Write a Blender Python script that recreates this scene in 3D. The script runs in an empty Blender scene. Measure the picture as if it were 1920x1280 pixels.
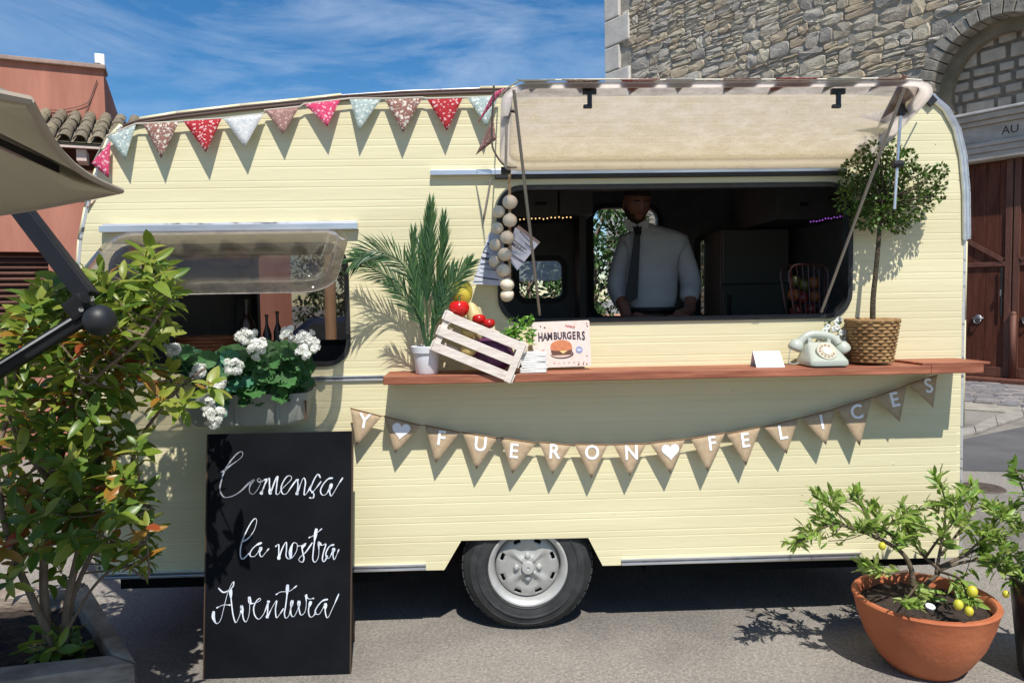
import bpy, bmesh, math, random
from mathutils import Vector, Matrix, Quaternion
from mathutils.geometry import tessellate_polygon
R = math.radians
random.seed(7)
S = bpy.context.scene
COL = S.collection

# ------------------------------------------------------------------ camera
FPX = 1387.0
CAM = Vector((0, -3.45, 1.6))
ROT = Matrix.Rotation(-R(2.1), 3, 'Z') @ Matrix.Rotation(R(90-3.3), 3, 'X') @ Matrix.Rotation(-R(0.94), 3, 'Z')
cd = bpy.data.cameras.new('camera'); cam = bpy.data.objects.new('camera', cd); COL.objects.link(cam)
cd.sensor_width = 36; cd.lens = FPX*36/1920; cd.clip_start = .05; cd.clip_end = 2000
cam.matrix_world = Matrix.Translation(CAM) @ ROT.to_4x4()
S.camera = cam
S.render.resolution_x = 1024; S.render.resolution_y = 682
# ------------------------------------------------------------------ world, sun, exposure
SUNDIR = Vector((0.19, -1.0, 1.5)).normalized()          # towards the sun
W = bpy.data.worlds.new('World'); S.world = W; W.use_nodes = True
wn, wl = W.node_tree.nodes, W.node_tree.links
wn.clear()
wo = wn.new('ShaderNodeOutputWorld'); bg = wn.new('ShaderNodeBackground')
sky = wn.new('ShaderNodeTexSky'); sky.sky_type = 'NISHITA'; sky.sun_disc = False
sky.sun_elevation = math.asin(SUNDIR.z); sky.sun_rotation = math.atan2(SUNDIR.x, SUNDIR.y)
sky.air_density = 1.0; sky.dust_density = 0.3; sky.ozone_density = 2.5; sky.altitude = 200
tc = wn.new('ShaderNodeTexCoord'); mp = wn.new('ShaderNodeMapping')
mp.inputs['Rotation'].default_value = (0, R(-24), R(10)); mp.inputs['Scale'].default_value = (1.3, 1.5, 6.5)
n1 = wn.new('ShaderNodeTexNoise'); n1.inputs['Scale'].default_value = 2.1; n1.inputs['Detail'].default_value = 9
n1.inputs['Roughness'].default_value = .62; n1.inputs['Distortion'].default_value = .55
n2 = wn.new('ShaderNodeTexNoise'); n2.inputs['Scale'].default_value = 1.9; n2.inputs['Detail'].default_value = 2
cr = wn.new('ShaderNodeValToRGB'); cr.color_ramp.elements[0].position = .43; cr.color_ramp.elements[1].position = .74
cr2 = wn.new('ShaderNodeValToRGB'); cr2.color_ramp.elements[0].position = .34; cr2.color_ramp.elements[1].position = .62
mu = wn.new('ShaderNodeMath'); mu.operation = 'MULTIPLY'
mu2 = wn.new('ShaderNodeMath'); mu2.operation = 'MULTIPLY'; mu2.inputs[1].default_value = .68
hs = wn.new('ShaderNodeHueSaturation'); hs.inputs['Saturation'].default_value = 1.36; hs.inputs['Value'].default_value = 1.42
mx = wn.new('ShaderNodeMix'); mx.data_type = 'RGBA'; mx.inputs[7].default_value = (7.6, 9.0, 11.0, 1)
wl.new(tc.outputs['Generated'], mp.inputs[0]); wl.new(mp.outputs[0], n1.inputs['Vector']); wl.new(tc.outputs['Generated'], n2.inputs['Vector'])
wl.new(n1.outputs[0], cr.inputs[0]); wl.new(n2.outputs[0], cr2.inputs[0]); wl.new(cr.outputs[0], mu.inputs[0]); wl.new(cr2.outputs[0], mu.inputs[1])
wl.new(mu.outputs[0], mu2.inputs[0]); wl.new(mu2.outputs[0], mx.inputs[0]); wl.new(sky.outputs[0], hs.inputs['Color']); wl.new(hs.outputs[0], mx.inputs[6])
wl.new(mx.outputs[2], bg.inputs[0]); bg.inputs[1].default_value = .078; wl.new(bg.outputs[0], wo.inputs[0])
sl = bpy.data.lights.new('sun', 'SUN'); sl.energy = 5.0; sl.angle = R(.5); sl.color = (1, .955, .88)
so = bpy.data.objects.new('sun', sl); COL.objects.link(so); so.rotation_euler = SUNDIR.to_track_quat('Z', 'Y').to_euler(); so.location = (0, -5, 12)
S.view_settings.view_transform = 'Standard'; S.view_settings.look = 'None'; S.view_settings.gamma = 1
S.view_settings.use_curve_mapping = False; S.view_settings.exposure = .12
S.render.engine = 'CYCLES'
S.cycles.max_bounces = 7; S.cycles.transparent_max_bounces = 16

# ------------------------------------------------------------------ measuring helpers
def ray(x, y): return ROT @ Vector(((x-960)/FPX, -(y-640)/FPX, -1))
def P(x, y, Y=0.0):                       # point on the vertical plane at depth Y
    d = ray(x, y); return CAM + d*((Y-CAM.y)/d.y)
def G(x, y, z=0.0):                       # point on the level plane at height z
    d = ray(x, y); return CAM + d*((z-CAM.z)/d.z)
def H(x, y, a, n):                        # point on any plane
    d = ray(x, y); return CAM + d*((a-CAM).dot(n)/d.dot(n))
def rnd(a, b): return random.uniform(a, b)

# ------------------------------------------------------------------ materials
MATS = {}
def lin(c):                               # sRGB 0-255 to linear
    return tuple(((v/255)/12.92 if v/255 <= .04045 else ((v/255+.055)/1.055)**2.4) for v in c[:3]) + (1,)
def mat(name, col, col2=None, rough=.6, metal=0, scale=8, bump=0, bscale=None, stretch=None, rand=0, spec=.5, detail=5, lo=.35, hi=.65, trans=0, coat=0, col3=None):
    if name in MATS: return MATS[name]
    m = bpy.data.materials.new(name); m.use_nodes = True; MATS[name] = m
    N, L = m.node_tree.nodes, m.node_tree.links
    b = N['Principled BSDF']; b.inputs['Roughness'].default_value = rough; b.inputs['Metallic'].default_value = metal
    b.inputs['Specular IOR Level'].default_value = spec; b.inputs['Coat Weight'].default_value = coat
    col = tuple(col[:3])+(1,)
    b.inputs['Base Color'].default_value = col
    t = N.new('ShaderNodeTexCoord'); mpn = N.new('ShaderNodeMapping'); L.new(t.outputs['Object'], mpn.inputs[0])
    if stretch: mpn.inputs['Scale'].default_value = stretch
    out = None
    if col2 is not None:
        col2 = tuple(col2[:3])+(1,)
        n = N.new('ShaderNodeTexNoise'); n.inputs['Scale'].default_value = scale; n.inputs['Detail'].default_value = detail; n.inputs['Roughness'].default_value = .6
        r = N.new('ShaderNodeValToRGB'); r.color_ramp.elements[0].position = lo; r.color_ramp.elements[1].position = hi
        r.color_ramp.elements[0].color = col; r.color_ramp.elements[1].color = col2
        if col3:
            e = r.color_ramp.elements.new((lo+hi)/2); e.color = tuple(col3[:3])+(1,)
        L.new(mpn.outputs[0], n.inputs['Vector']); L.new(n.outputs[0], r.inputs[0]); out = r.outputs[0]
    if rand:
        oi = N.new('ShaderNodeObjectInfo'); h = N.new('ShaderNodeHueSaturation')
        mr = N.new('ShaderNodeMapRange'); mr.inputs[3].default_value = 1-rand; mr.inputs[4].default_value = 1+rand
        ms = N.new('ShaderNodeMapRange'); ms.inputs[3].default_value = .5-.02*rand; ms.inputs[4].default_value = .5+.03*rand
        L.new(oi.outputs['Random'], mr.inputs[0]); L.new(mr.outputs[0], h.inputs['Value'])
        L.new(oi.outputs['Random'], ms.inputs[0]); L.new(ms.outputs[0], h.inputs['Hue'])
        if out: L.new(out, h.inputs['Color'])
        else: h.inputs['Color'].default_value = col
        out = h.outputs[0]
    if out: L.new(out, b.inputs['Base Color'])
    if bump:
        n = N.new('ShaderNodeTexNoise'); n.inputs['Scale'].default_value = bscale or scale*3; n.inputs['Detail'].default_value = 6
        L.new(mpn.outputs[0], n.inputs['Vector'])
        bp = N.new('ShaderNodeBump'); bp.inputs['Strength'].default_value = min(1, bump); bp.inputs['Distance'].default_value = .01*max(1, bump)
        L.new(n.outputs[0], bp.inputs['Height']); L.new(bp.outputs[0], b.inputs['Normal'])
    if trans:                              # thin leaf or cloth that lets light through
        o = N['Material Output']; tr = N.new('ShaderNodeBsdfTranslucent'); ms = N.new('ShaderNodeMixShader'); ms.inputs[0].default_value = trans
        if out: L.new(out, tr.inputs[0])
        else: tr.inputs[0].default_value = col
        L.new(b.outputs[0], ms.inputs[1]); L.new(tr.outputs[0], ms.inputs[2]); L.new(ms.outputs[0], o.inputs[0])
    return m
def emit(name, c, s):
    m = bpy.data.materials.new(name); m.use_nodes = True; MATS[name] = m
    b = m.node_tree.nodes['Principled BSDF']; b.inputs['Emission Color'].default_value = tuple(c)+(1,); b.inputs['Emission Strength'].default_value = s
    return m
def acrylic(name, tint, haze=.06, scr=True, rough=.06):
    m = bpy.data.materials.new(name); m.use_nodes = True; MATS[name] = m
    N, L = m.node_tree.nodes, m.node_tree.links; N.remove(N['Principled BSDF']); o = N['Material Output']
    tr = N.new('ShaderNodeBsdfTransparent'); tr.inputs[0].default_value = tuple(tint)+(1,)
    gl = N.new('ShaderNodeBsdfGlossy'); gl.inputs['Roughness'].default_value = rough
    df = N.new('ShaderNodeBsdfTranslucent'); df.inputs[0].default_value = (.9, .85, .8, 1)
    lw_ = N.new('ShaderNodeLayerWeight'); pw = N.new('ShaderNodeMath'); pw.operation = 'POWER'; pw.inputs[1].default_value = 4.0
    fr = N.new('ShaderNodeMath'); fr.operation = 'MULTIPLY_ADD'; fr.inputs[1].default_value = .55; fr.inputs[2].default_value = .035
    L.new(lw_.outputs['Facing'], pw.inputs[0]); L.new(pw.outputs[0], fr.inputs[0])
    m1 = N.new('ShaderNodeMixShader'); m2 = N.new('ShaderNodeMixShader')
    t = N.new('ShaderNodeTexCoord'); mpn = N.new('ShaderNodeMapping'); mpn.inputs['Scale'].default_value = (2.2, 3, 3.6)
    n = N.new('ShaderNodeTexNoise'); n.inputs['Scale'].default_value = 5; n.inputs['Detail'].default_value = 8; n.inputs['Roughness'].default_value = .75
    mr = N.new('ShaderNodeMapRange'); mr.inputs[1].default_value = .42; mr.inputs[2].default_value = .72; mr.inputs[3].default_value = haze*.75; mr.inputs[4].default_value = haze*(1.75 if scr else 1)
    L.new(t.outputs['Object'], mpn.inputs[0]); L.new(mpn.outputs[0], n.inputs['Vector']); L.new(n.outputs[0], mr.inputs[0])
    L.new(mr.outputs[0], m1.inputs[0]); L.new(tr.outputs[0], m1.inputs[1]); L.new(df.outputs[0], m1.inputs[2])
    L.new(fr.outputs[0], m2.inputs[0]); L.new(m1.outputs[0], m2.inputs[1]); L.new(gl.outputs[0], m2.inputs[2]); L.new(m2.outputs[0], o.inputs[0])
    return m
def floral(name, base, c1, c2, scale=70):
    m = bpy.data.materials.new(name); m.use_nodes = True; MATS[name] = m
    N, L = m.node_tree.nodes, m.node_tree.links; b = N['Principled BSDF']; b.inputs['Roughness'].default_value = .9
    t = N.new('ShaderNodeTexCoord')
    nz = N.new('ShaderNodeTexNoise'); nz.inputs['Scale'].default_value = scale*.5; L.new(t.outputs['Object'], nz.inputs['Vector'])
    va = N.new('ShaderNodeVectorMath'); va.operation = 'MULTIPLY_ADD'; va.inputs[1].default_value = (.025, .025, .025)
    L.new(nz.outputs['Color'], va.inputs[0]); L.new(t.outputs['Object'], va.inputs[2])
    v1 = N.new('ShaderNodeTexVoronoi'); v1.inputs['Scale'].default_value = scale; L.new(va.outputs[0], v1.inputs['Vector'])
    v2 = N.new('ShaderNodeTexVoronoi'); v2.inputs['Scale'].default_value = scale*1.9; L.new(va.outputs[0], v2.inputs['Vector'])
    r1 = N.new('ShaderNodeMapRange'); r1.inputs[1].default_value = .38; r1.inputs[2].default_value = .30; L.new(v1.outputs['Distance'], r1.inputs[0])
    r2 = N.new('ShaderNodeMapRange'); r2.inputs[1].default_value = .36; r2.inputs[2].default_value = .28; L.new(v2.outputs['Distance'], r2.inputs[0])
    a = N.new('ShaderNodeMix'); a.data_type = 'RGBA'; a.inputs[6].default_value = tuple(base)+(1,); a.inputs[7].default_value = tuple(c2)+(1,); L.new(r2.outputs[0], a.inputs[0])
    c = N.new('ShaderNodeMix'); c.data_type = 'RGBA'; L.new(a.outputs[2], c.inputs[6]); c.inputs[7].default_value = tuple(c1)+(1,); L.new(r1.outputs[0], c.inputs[0])
    L.new(c.outputs[2], b.inputs['Base Color'])
    o = N['Material Output']; tr = N.new('ShaderNodeBsdfTranslucent'); ms = N.new('ShaderNodeMixShader'); ms.inputs[0].default_value = .18
    L.new(c.outputs[2], tr.inputs[0]); L.new(b.outputs[0], ms.inputs[1]); L.new(tr.outputs[0], ms.inputs[2]); L.new(ms.outputs[0], o.inputs[0])
    return m

cream = mat('cream_paint', (.655, .595, .375), (.735, .675, .435), rough=.4, scale=2.4, bump=.12, bscale=26, stretch=(.25, 1, 2.2), spec=.4)
creamrough = mat('cream_filler', (.78, .70, .46), (.84, .78, .58), rough=.6, scale=14, bump=1.3, bscale=30)
alu = mat('aluminium', (.62, .63, .66), (.80, .80, .82), rough=.32, metal=.85, scale=20, stretch=(.2, 1, 1), bump=.1)
aluw = mat('worn_aluminium', (.10, .09, .09), (.72, .72, .74), rough=.42, metal=.6, scale=22, stretch=(.35, 1, 1.5), lo=.36, hi=.46)
black = mat('black_rubber', (.008, .008, .009), (.018, .018, .018), rough=.55, scale=20)
blackp = mat('black_plastic', (.01, .01, .011), rough=.35)
white = mat('white_plastic', (.78, .78, .77), rough=.4)
under = mat('underbody', (.012, .012, .012), rough=.95, spec=.1)
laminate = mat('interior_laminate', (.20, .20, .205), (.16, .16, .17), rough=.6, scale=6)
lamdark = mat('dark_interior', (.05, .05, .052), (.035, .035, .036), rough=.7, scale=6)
chrome = mat('chrome', (.8, .8, .8), rough=.15, metal=1)
wood = mat('mahogany_stain', (.22, .060, .030), (.44, .155, .085), rough=.6, scale=7, stretch=(.35, 3, 3), bump=.3, bscale=18, col3=(.29, .10, .05))
oldwood = mat('grey_timber', (.17, .13, .10), (.40, .33, .27), rough=.85, scale=6, stretch=(1, 1, 4), bump=.8, bscale=20)
paint_crate = mat('whitewashed_wood', (.74, .66, .59), (.52, .42, .34), rough=.75, scale=9, stretch=(1, 3, 3), lo=.45, hi=.85, bump=.3)

# ------------------------------------------------------------------ mesh helpers
WL = {}
class MB:
    def __init__(s): s.v = []; s.f = []; s.m = []; s.cur = 0
    def add(s, vs, fs):
        o = len(s.v); s.v += [Vector(v) for v in vs]; s.f += [tuple(i+o for i in f) for f in fs]; s.m += [s.cur]*len(fs); return s
    def box(s, c, d, M=None):
        x, y, z = [k/2 for k in d]; vs = [Vector((i*x, j*y, k*z)) for i in (-1, 1) for j in (-1, 1) for k in (-1, 1)]
        if M is not None: vs = [M @ v for v in vs]
        c = Vector(c); vs = [v+c for v in vs]
        return s.add(vs, [(0, 1, 3, 2), (4, 6, 7, 5), (0, 4, 5, 1), (2, 3, 7, 6), (0, 2, 6, 4), (1, 5, 7, 3)])
    def rbox(s, c, d, r=.004, M=None):                     # box with chamfered edges
        x, y, z = [k/2 for k in d]; r = min(r, x*.8, y*.8, z*.8)
        bm = bmesh.new(); bmesh.ops.create_cube(bm, size=1)
        for v in bm.verts: v.co = Vector((v.co.x*2*x, v.co.y*2*y, v.co.z*2*z))
        bmesh.ops.bevel(bm, geom=bm.edges[:], offset=r, segments=2, affect='EDGES', profile=.6)
        bm.verts.index_update(); c = Vector(c)
        vs = [((M @ v.co) if M is not None else v.co.copy())+c for v in bm.verts]; fs = [tuple(v.index for v in f.verts) for f in bm.faces]; bm.free()
        return s.add(vs, fs)
    def tube(s, pts, r, n=8, cap=True):
        pts = [Vector(p) for p in pts]; k = len(pts); rs = r if isinstance(r, (list, tuple)) else [r]*k
        vs = []; fs = []; prev = None
        for i, p in enumerate(pts):
            t = (pts[min(i+1, k-1)]-pts[max(i-1, 0)])
            t = t.normalized() if t.length > 1e-9 else Vector((0, 0, 1))
            if prev is None:
                a = t.cross(Vector((0, 0, 1)));
                if a.length < .1: a = t.cross(Vector((1, 0, 0)))
            else: a = prev - t*prev.dot(t)
            a.normalize(); prev = a; b = t.cross(a)
            vs += [p+(a*math.cos(q*2*math.pi/n)+b*math.sin(q*2*math.pi/n))*rs[i] for q in range(n)]
        for i in range(k-1):
            for q in range(n): fs.append((i*n+q, i*n+(q+1) % n, (i+1)*n+(q+1) % n, (i+1)*n+q))
        if cap: fs += [tuple(range(n))[::-1], tuple(range((k-1)*n, k*n))]
        return s.add(vs, fs)
    def lathe(s, prof, c, n=24, M=None, closed=False):     # prof: (radius, height)
        vs = []; fs = []; c = Vector(c)
        for r, h in prof:
            for q in range(n):
                v = Vector((r*math.cos(q*2*math.pi/n), r*math.sin(q*2*math.pi/n), h)); vs.append(((M @ v) if M is not None else v)+c)
        for i in range(len(prof)-1):
            for q in range(n): fs.append((i*n+q, i*n+(q+1) % n, (i+1)*n+(q+1) % n, (i+1)*n+q))
        if prof[0][0] > 1e-6: fs.append(tuple(range(n))[::-1])
        if prof[-1][0] > 1e-6: fs.append(tuple(range((len(prof)-1)*n, len(prof)*n)))
        return s.add(vs, fs)
    def ball(s, c, r, n=12, k=8, sc=(1, 1, 1), M=None):
        pr = [(max(1e-7, math.sin(math.pi*i/k)), -math.cos(math.pi*i/k)) for i in range(k+1)]
        D = Matrix.Diagonal((r*sc[0], r*sc[1], r*sc[2])); return s.lathe(pr, c, n, (M @ D) if M is not None else D)
    def prism(s, poly, depthvec):                          # poly: 3D planar outline, extruded by a vector
        poly = [Vector(p) for p in poly]; n = len(poly); d = Vector(depthvec)
        tri = tessellate_polygon([poly])
        fs = [tuple(t) for t in tri]+[tuple(i+n for i in t[::-1]) for t in tri]+[(i, (i+1) % n, (i+1) % n+n, i+n) for i in range(n)]
        return s.add(poly+[p+d for p in poly], fs)
    def build(s, name, m, parent=None, smooth=False, kind=None, bevel=0, origin=None, recalc=True):
        me = bpy.data.meshes.new(name)
        off = WL.get(parent, Vector()) if parent else Vector()
        og = Vector(origin) if origin is not None else (off if parent else Vector())
        me.from_pydata([v-og for v in s.v], [], s.f)
        ms = m if isinstance(m, (list, tuple)) else [m]
        for q in ms: me.materials.append(q)
        if len(ms) > 1: me.polygons.foreach_set('material_index', s.m)
        if recalc:
            bm = bmesh.new(); bm.from_mesh(me); bmesh.ops.recalc_face_normals(bm, faces=bm.faces); bm.to_mesh(me); bm.free()
        if smooth: me.polygons.foreach_set('use_smooth', [True]*len(me.polygons)); me.update()
        if smooth == 'auto': me.set_sharp_from_angle(angle=R(38))
        o = bpy.data.objects.new(name, me); COL.objects.link(o)
        if parent: o.parent = parent; o.location = og-off; WL[o] = og.copy()
        else: o.location = og; WL[o] = og.copy()
        if bevel:
            b = o.modifiers.new('bevel', 'BEVEL'); b.width = bevel; b.segments = 2; b.limit_method = 'ANGLE'
        if kind: o['kind'] = kind
        return o
def thing(name, label, cat, loc, group=None):
    o = bpy.data.objects.new(name, None); COL.objects.link(o); o.location = loc; o.empty_display_size = .05; WL[o] = Vector(loc)
    o['label'] = label; o['category'] = cat
    if group: o['group'] = group
    return o
def tag(o, label, cat, group=None):
    o['label'] = label; o['category'] = cat
    if group: o['group'] = group
    return o
def inst(name, me, M, parent):                              # an object with shared mesh data and its own transform
    o = bpy.data.objects.new(name, me); COL.objects.link(o); o.parent = parent
    L = Matrix.Translation(-WL[parent]) @ M
    l, q, sc = L.decompose(); o.location = l; o.rotation_mode = 'QUATERNION'; o.rotation_quaternion = q; o.scale = sc
    return o
def catmull(pts, n=6):
    pts = [Vector(p) for p in pts]
    if len(pts) < 3: return pts
    q = [pts[0]*2-pts[1]]+pts+[pts[-1]*2-pts[-2]]; out = []
    for i in range(1, len(q)-2):
        a, b, c, d = q[i-1:i+3]
        for k in range(n):
            t = k/n; out.append(.5*((2*b)+(c-a)*t+(2*a-5*b+4*c-d)*t*t+(3*b-a-3*c+d)*t**3))
    out.append(pts[-1]); return out
def rrect(x0, x1, y0, y1, r, n=6, inset=0):
    x0 += inset; x1 -= inset; y0 += inset; y1 -= inset; r = max(r-inset, .003); o = []
    for cx, cy, a in ((x1-r, y0+r, -90), (x1-r, y1-r, 0), (x0+r, y1-r, 90), (x0+r, y0+r, 180)):
        for k in range(n+1):
            t = R(a+90*k/n); o.append((cx+r*math.cos(t), cy+r*math.sin(t)))
    return o
def frameM(o, x, y, z):
    M = Matrix((x, y, z)).transposed().to_4x4(); M.translation = o; return M
def text_mesh(s, size, ext, bold=.0, font_scale=(1, 1)):
    c = bpy.data.curves.new('t', 'FONT'); c.body = s; c.size = size; c.extrude = ext; c.offset = bold; c.align_x = 'CENTER'; c.align_y = 'CENTER'; c.resolution_u = 3
    o = bpy.data.objects.new('t', c); COL.objects.link(o)
    me = bpy.data.meshes.new_from_object(o); bpy.data.objects.remove(o)
    for v in me.vertices: v.co.x *= font_scale[0]; v.co.y *= font_scale[1]
    return me
def text_part(s, size, M, parent, m, ext=.0006, bold=0, name='letter', fs=(1, 1)):
    me = text_mesh(s, size, ext, bold, fs); me.materials.clear(); me.materials.append(m); me.name = name
    return inst(name, me, M, parent)

# ================================================================== GROUND
def asphalt():
    m = bpy.data.materials.new('asphalt'); m.use_nodes = True; N, L = m.node_tree.nodes, m.node_tree.links; b = N['Principled BSDF']
    t = N.new('ShaderNodeTexCoord')
    big = N.new('ShaderNodeTexNoise'); big.inputs['Scale'].default_value = .55; big.inputs['Detail'].default_value = 6; big.inputs['Roughness'].default_value = .6
    r1 = N.new('ShaderNodeValToRGB'); r1.color_ramp.elements[0].position = .33; r1.color_ramp.elements[1].position = .56
    r1.color_ramp.elements[0].color = (.135, .128, .122, 1); r1.color_ramp.elements[1].color = (.285, .268, .245, 1)
    v = N.new('ShaderNodeTexVoronoi'); v.inputs['Scale'].default_value = 130
    r2 = N.new('ShaderNodeValToRGB'); e = r2.color_ramp.elements; e[0].position = 0; e[0].color = (.74, .73, .72, 1); e[1].position = 1; e[1].color = (1.24, 1.22, 1.19, 1)
    mul = N.new('ShaderNodeMix'); mul.data_type = 'RGBA'; mul.blend_type = 'MULTIPLY'; mul.inputs[0].default_value = 1
    fn = N.new('ShaderNodeTexNoise'); fn.inputs['Scale'].default_value = 60; fn.inputs['Detail'].default_value = 8; fn.inputs['Roughness'].default_value = .8
    r3 = N.new('ShaderNodeValToRGB'); r3.color_ramp.elements[0].position = .3; r3.color_ramp.elements[1].position = .72
    r3.color_ramp.elements[0].color = (.55, .55, .55, 1); r3.color_ramp.elements[1].color = (1.45, 1.42, 1.38, 1)
    mul2 = N.new('ShaderNodeMix'); mul2.data_type = 'RGBA'; mul2.blend_type = 'MULTIPLY'; mul2.inputs[0].default_value = 1
    for n in (big, v, fn): L.new(t.outputs['Object'], n.inputs['Vector'])
    L.new(big.outputs[0], r1.inputs[0]); L.new(v.outputs['Color'], r2.inputs[0]); L.new(fn.outputs[0], r3.inputs[0])
    L.new(r1.outputs[0], mul.inputs[6]); L.new(r2.outputs[0], mul.inputs[7]); L.new(mul.outputs[2], mul2.inputs[6]); L.new(r3.outputs[0], mul2.inputs[7])
    L.new(mul2.outputs[2], b.inputs['Base Color']); b.inputs['Roughness'].default_value = .9
    bp = N.new('ShaderNodeBump'); bp.inputs['Strength'].default_value = .55; bp.inputs['Distance'].default_value = .008
    ad = N.new('ShaderNodeMath'); L.new(fn.outputs[0], ad.inputs[0]); L.new(v.outputs['Distance'], ad.inputs[1]); L.new(ad.outputs[0], bp.inputs['Height']); L.new(bp.outputs[0], b.inputs['Normal'])
    return m
g = MB(); g.add([(-150, -60, 0), (150, -60, 0), (150, 300, 0), (-150, 300, 0)], [(0, 1, 2, 3)]); g.build('ground', asphalt(), kind='structure')
# darker asphalt patch in the square to the right, kerb strip and cobbles in front of the church
dk = mat('old_asphalt', (.085, .085, .088), (.135, .132, .130), rough=.9, scale=1.2, bump=.6, bscale=60, stretch=(1, 1, 1))
pts = [G(1700, 845), G(1920, 800), G(2100, 790), G(2100, 875), G(1920, 885), G(1700, 880)]
m = MB(); m.prism([p+Vector((0, 0, .004)) for p in pts], (0, 0, .0005)); m.build('asphalt_patch', dk, kind='structure')
pale = mat('pale_kerb', (.36, .33, .29), (.24, .22, .20), rough=.85, scale=4, bump=.6, bscale=40)
kp = [(1700, 838, 1700, 829), (1780, 825, 1780, 816), (1830, 815, 1826, 803), (1870, 800, 1866, 784), (1920, 784, 1915, 769), (2050, 750, 2040, 735)]
kw = thing('kerb', 'pale curved stone kerb strip between the cobbles and the asphalt', 'kerb', G(1830, 812))
for i in range(len(kp)-1):
    a, b = kp[i], kp[i+1]
    q = [G(a[0], a[1]), G(b[0], b[1]), G(b[2], b[3]), G(a[2], a[3])]
    dd = (q[1]-q[0]).normalized()*.006; q[0] += dd; q[3] += dd; q[1] -= dd; q[2] -= dd
    m = MB(); m.prism([p+Vector((0, 0, .002)) for p in q], (0, 0, .035)); m.build('kerb_stone', pale, kw, bevel=.006)
# manhole cover
mc = G(1840, 915); m = MB(); m.lathe([(.0, .012), (.16, .012), (.17, .006), (.175, .001)], mc, 28)
for k in range(-3, 4): m.rbox(mc+Vector((0, k*.04, .014)), (.26-abs(k)*.03, .012, .006), .002)
tag(m.build('manhole_cover', mat('cast_iron', (.06, .045, .035), (.10, .075, .06), rough=.7, scale=20, bump=.5)), 'small round rusty manhole cover in the asphalt right of the caravan', 'manhole cover')

# ================================================================== CHURCH
A = G(1810, 716); CE = Vector((.545, -.839, 0)).normalized(); CN = Vector((-.839, -.545, 0)).normalized(); UP = Vector((0, 0, 1))
def cw(u, z, o=0): return A + CE*u + UP*z + CN*o
church = thing('stone_church', 'tall rubble stone church with an arched portal and brown wooden doors', 'church', cw(-3, 0))
mortar = mat('lime_mortar', (.26, .235, .195), (.40, .365, .305), rough=.95, scale=5, bump=1, bscale=25)
AC, AR = (.42, 5.12), 1.2; D0, D1, DZ = -.62, 1.85, 3.83
arch = [(AC[0]+AR*1.0*math.cos(R(a)), AC[1]+AR*math.sin(R(a))) for a in range(-20, 201, 10)]
arch = [(x, z) for x, z in arch if z > 4.64]
# wall with the recess cut out: one thick slab with holes for portal
outer = [(-9.2, 0), (-9.2, 14), (16, 14), (16, 0), (D1, 0), (D1, DZ), (1.62, DZ+.05), (1.62, 4.64)] + arch + [(-.72, 4.64), (-.72, DZ+.05), (D0, DZ), (D0, 0)]
m = MB(); m.prism([cw(u, z, 0) for u, z in outer], -CN*.9); m.build('wall', mortar, church)
m = MB(); m.box((0, 0, 0), (.9, 12, 14), frameM((0, 0, 0), CE, CN, UP).to_3x3()); m.v = [v+cw(-8.745, 7, -6.9) for v in m.v]; m.build('side_wall', mortar, church)
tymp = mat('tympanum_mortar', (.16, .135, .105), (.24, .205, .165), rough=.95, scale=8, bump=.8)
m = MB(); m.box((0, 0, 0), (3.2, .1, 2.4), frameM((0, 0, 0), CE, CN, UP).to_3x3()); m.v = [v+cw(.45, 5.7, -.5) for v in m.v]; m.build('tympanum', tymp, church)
stm = [mat('stone_%d_m' % i, c, d, rough=.9, scale=2.4, bump=1.5, bscale=13, rand=.22) for i, (c, d) in enumerate([
    ((.30, .25, .19), (.56, .49, .39)), ((.38, .32, .23), (.60, .52, .40)), ((.27, .245, .21), (.48, .43, .37)), ((.42, .33, .22), (.57, .47, .34)), ((.33, .29, .235), (.66, .59, .48))])]
def stone_mesh(rough_, k):
    n = 8; out = []
    for sx1, sy1, o1 in ((1, 1, 1), (1, 1, 0), (-1, 1, 0), (-1, 1, 1), (-1, -1, 1), (-1, -1, 0), (1, -1, 0), (1, -1, 1)):
        ch_ = rnd(.12, .62)*rough_+.06; q = (1, 1-ch_) if o1 else (1-ch_, 1)
        out.append((sx1*q[0]*.5+rnd(-.05, .03)*rough_*sx1, sy1*q[1]*.5+rnd(-.07, .03)*rough_*sy1))
    vs = [(x, -.5, z) for x, z in out]+[(x*.97, .25+rnd(-.1, .1)*rough_, z*.96) for x, z in out]+[(x*rnd(.84, .95), .5+rnd(-.30, .22)*rough_, z*rnd(.74, .92)) for x, z in out]+[(rnd(-.2, .2), .5+rnd(-.05, .2)*rough_, rnd(-.2, .2))]
    fs = [(i, (i+1) % n, (i+1) % n+n, i+n) for i in range(n)]+[(i+n, (i+1) % n+n, (i+1) % n+2*n, i+2*n) for i in range(n)]+[(i+2*n, (i+1) % n+2*n, 3*n) for i in range(n)]
    return vs, fs
SV = [stone_mesh(1, i) for i in range(20)]
smesh = []
for i, (vs, fs) in enumerate(SV):
    me = bpy.data.meshes.new('stone'); me.from_pydata(vs, [], fs); me.materials.append(stm[i % 5])
    bm = bmesh.new(); bm.from_mesh(me); bmesh.ops.recalc_face_normals(bm, faces=bm.faces); bm.to_mesh(me); bm.free(); smesh.append(me)
def in_portal(u, z, w, h):
    if u+w/2 > -.76 and z-h/2 < 4.7 and u < 2: return True
    return math.hypot(max(0, abs(u-AC[0])-w/2*.8), max(0, (z-AC[1])-h/2*.8)) < AR+.13
stones = []
z = 0.05
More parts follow.
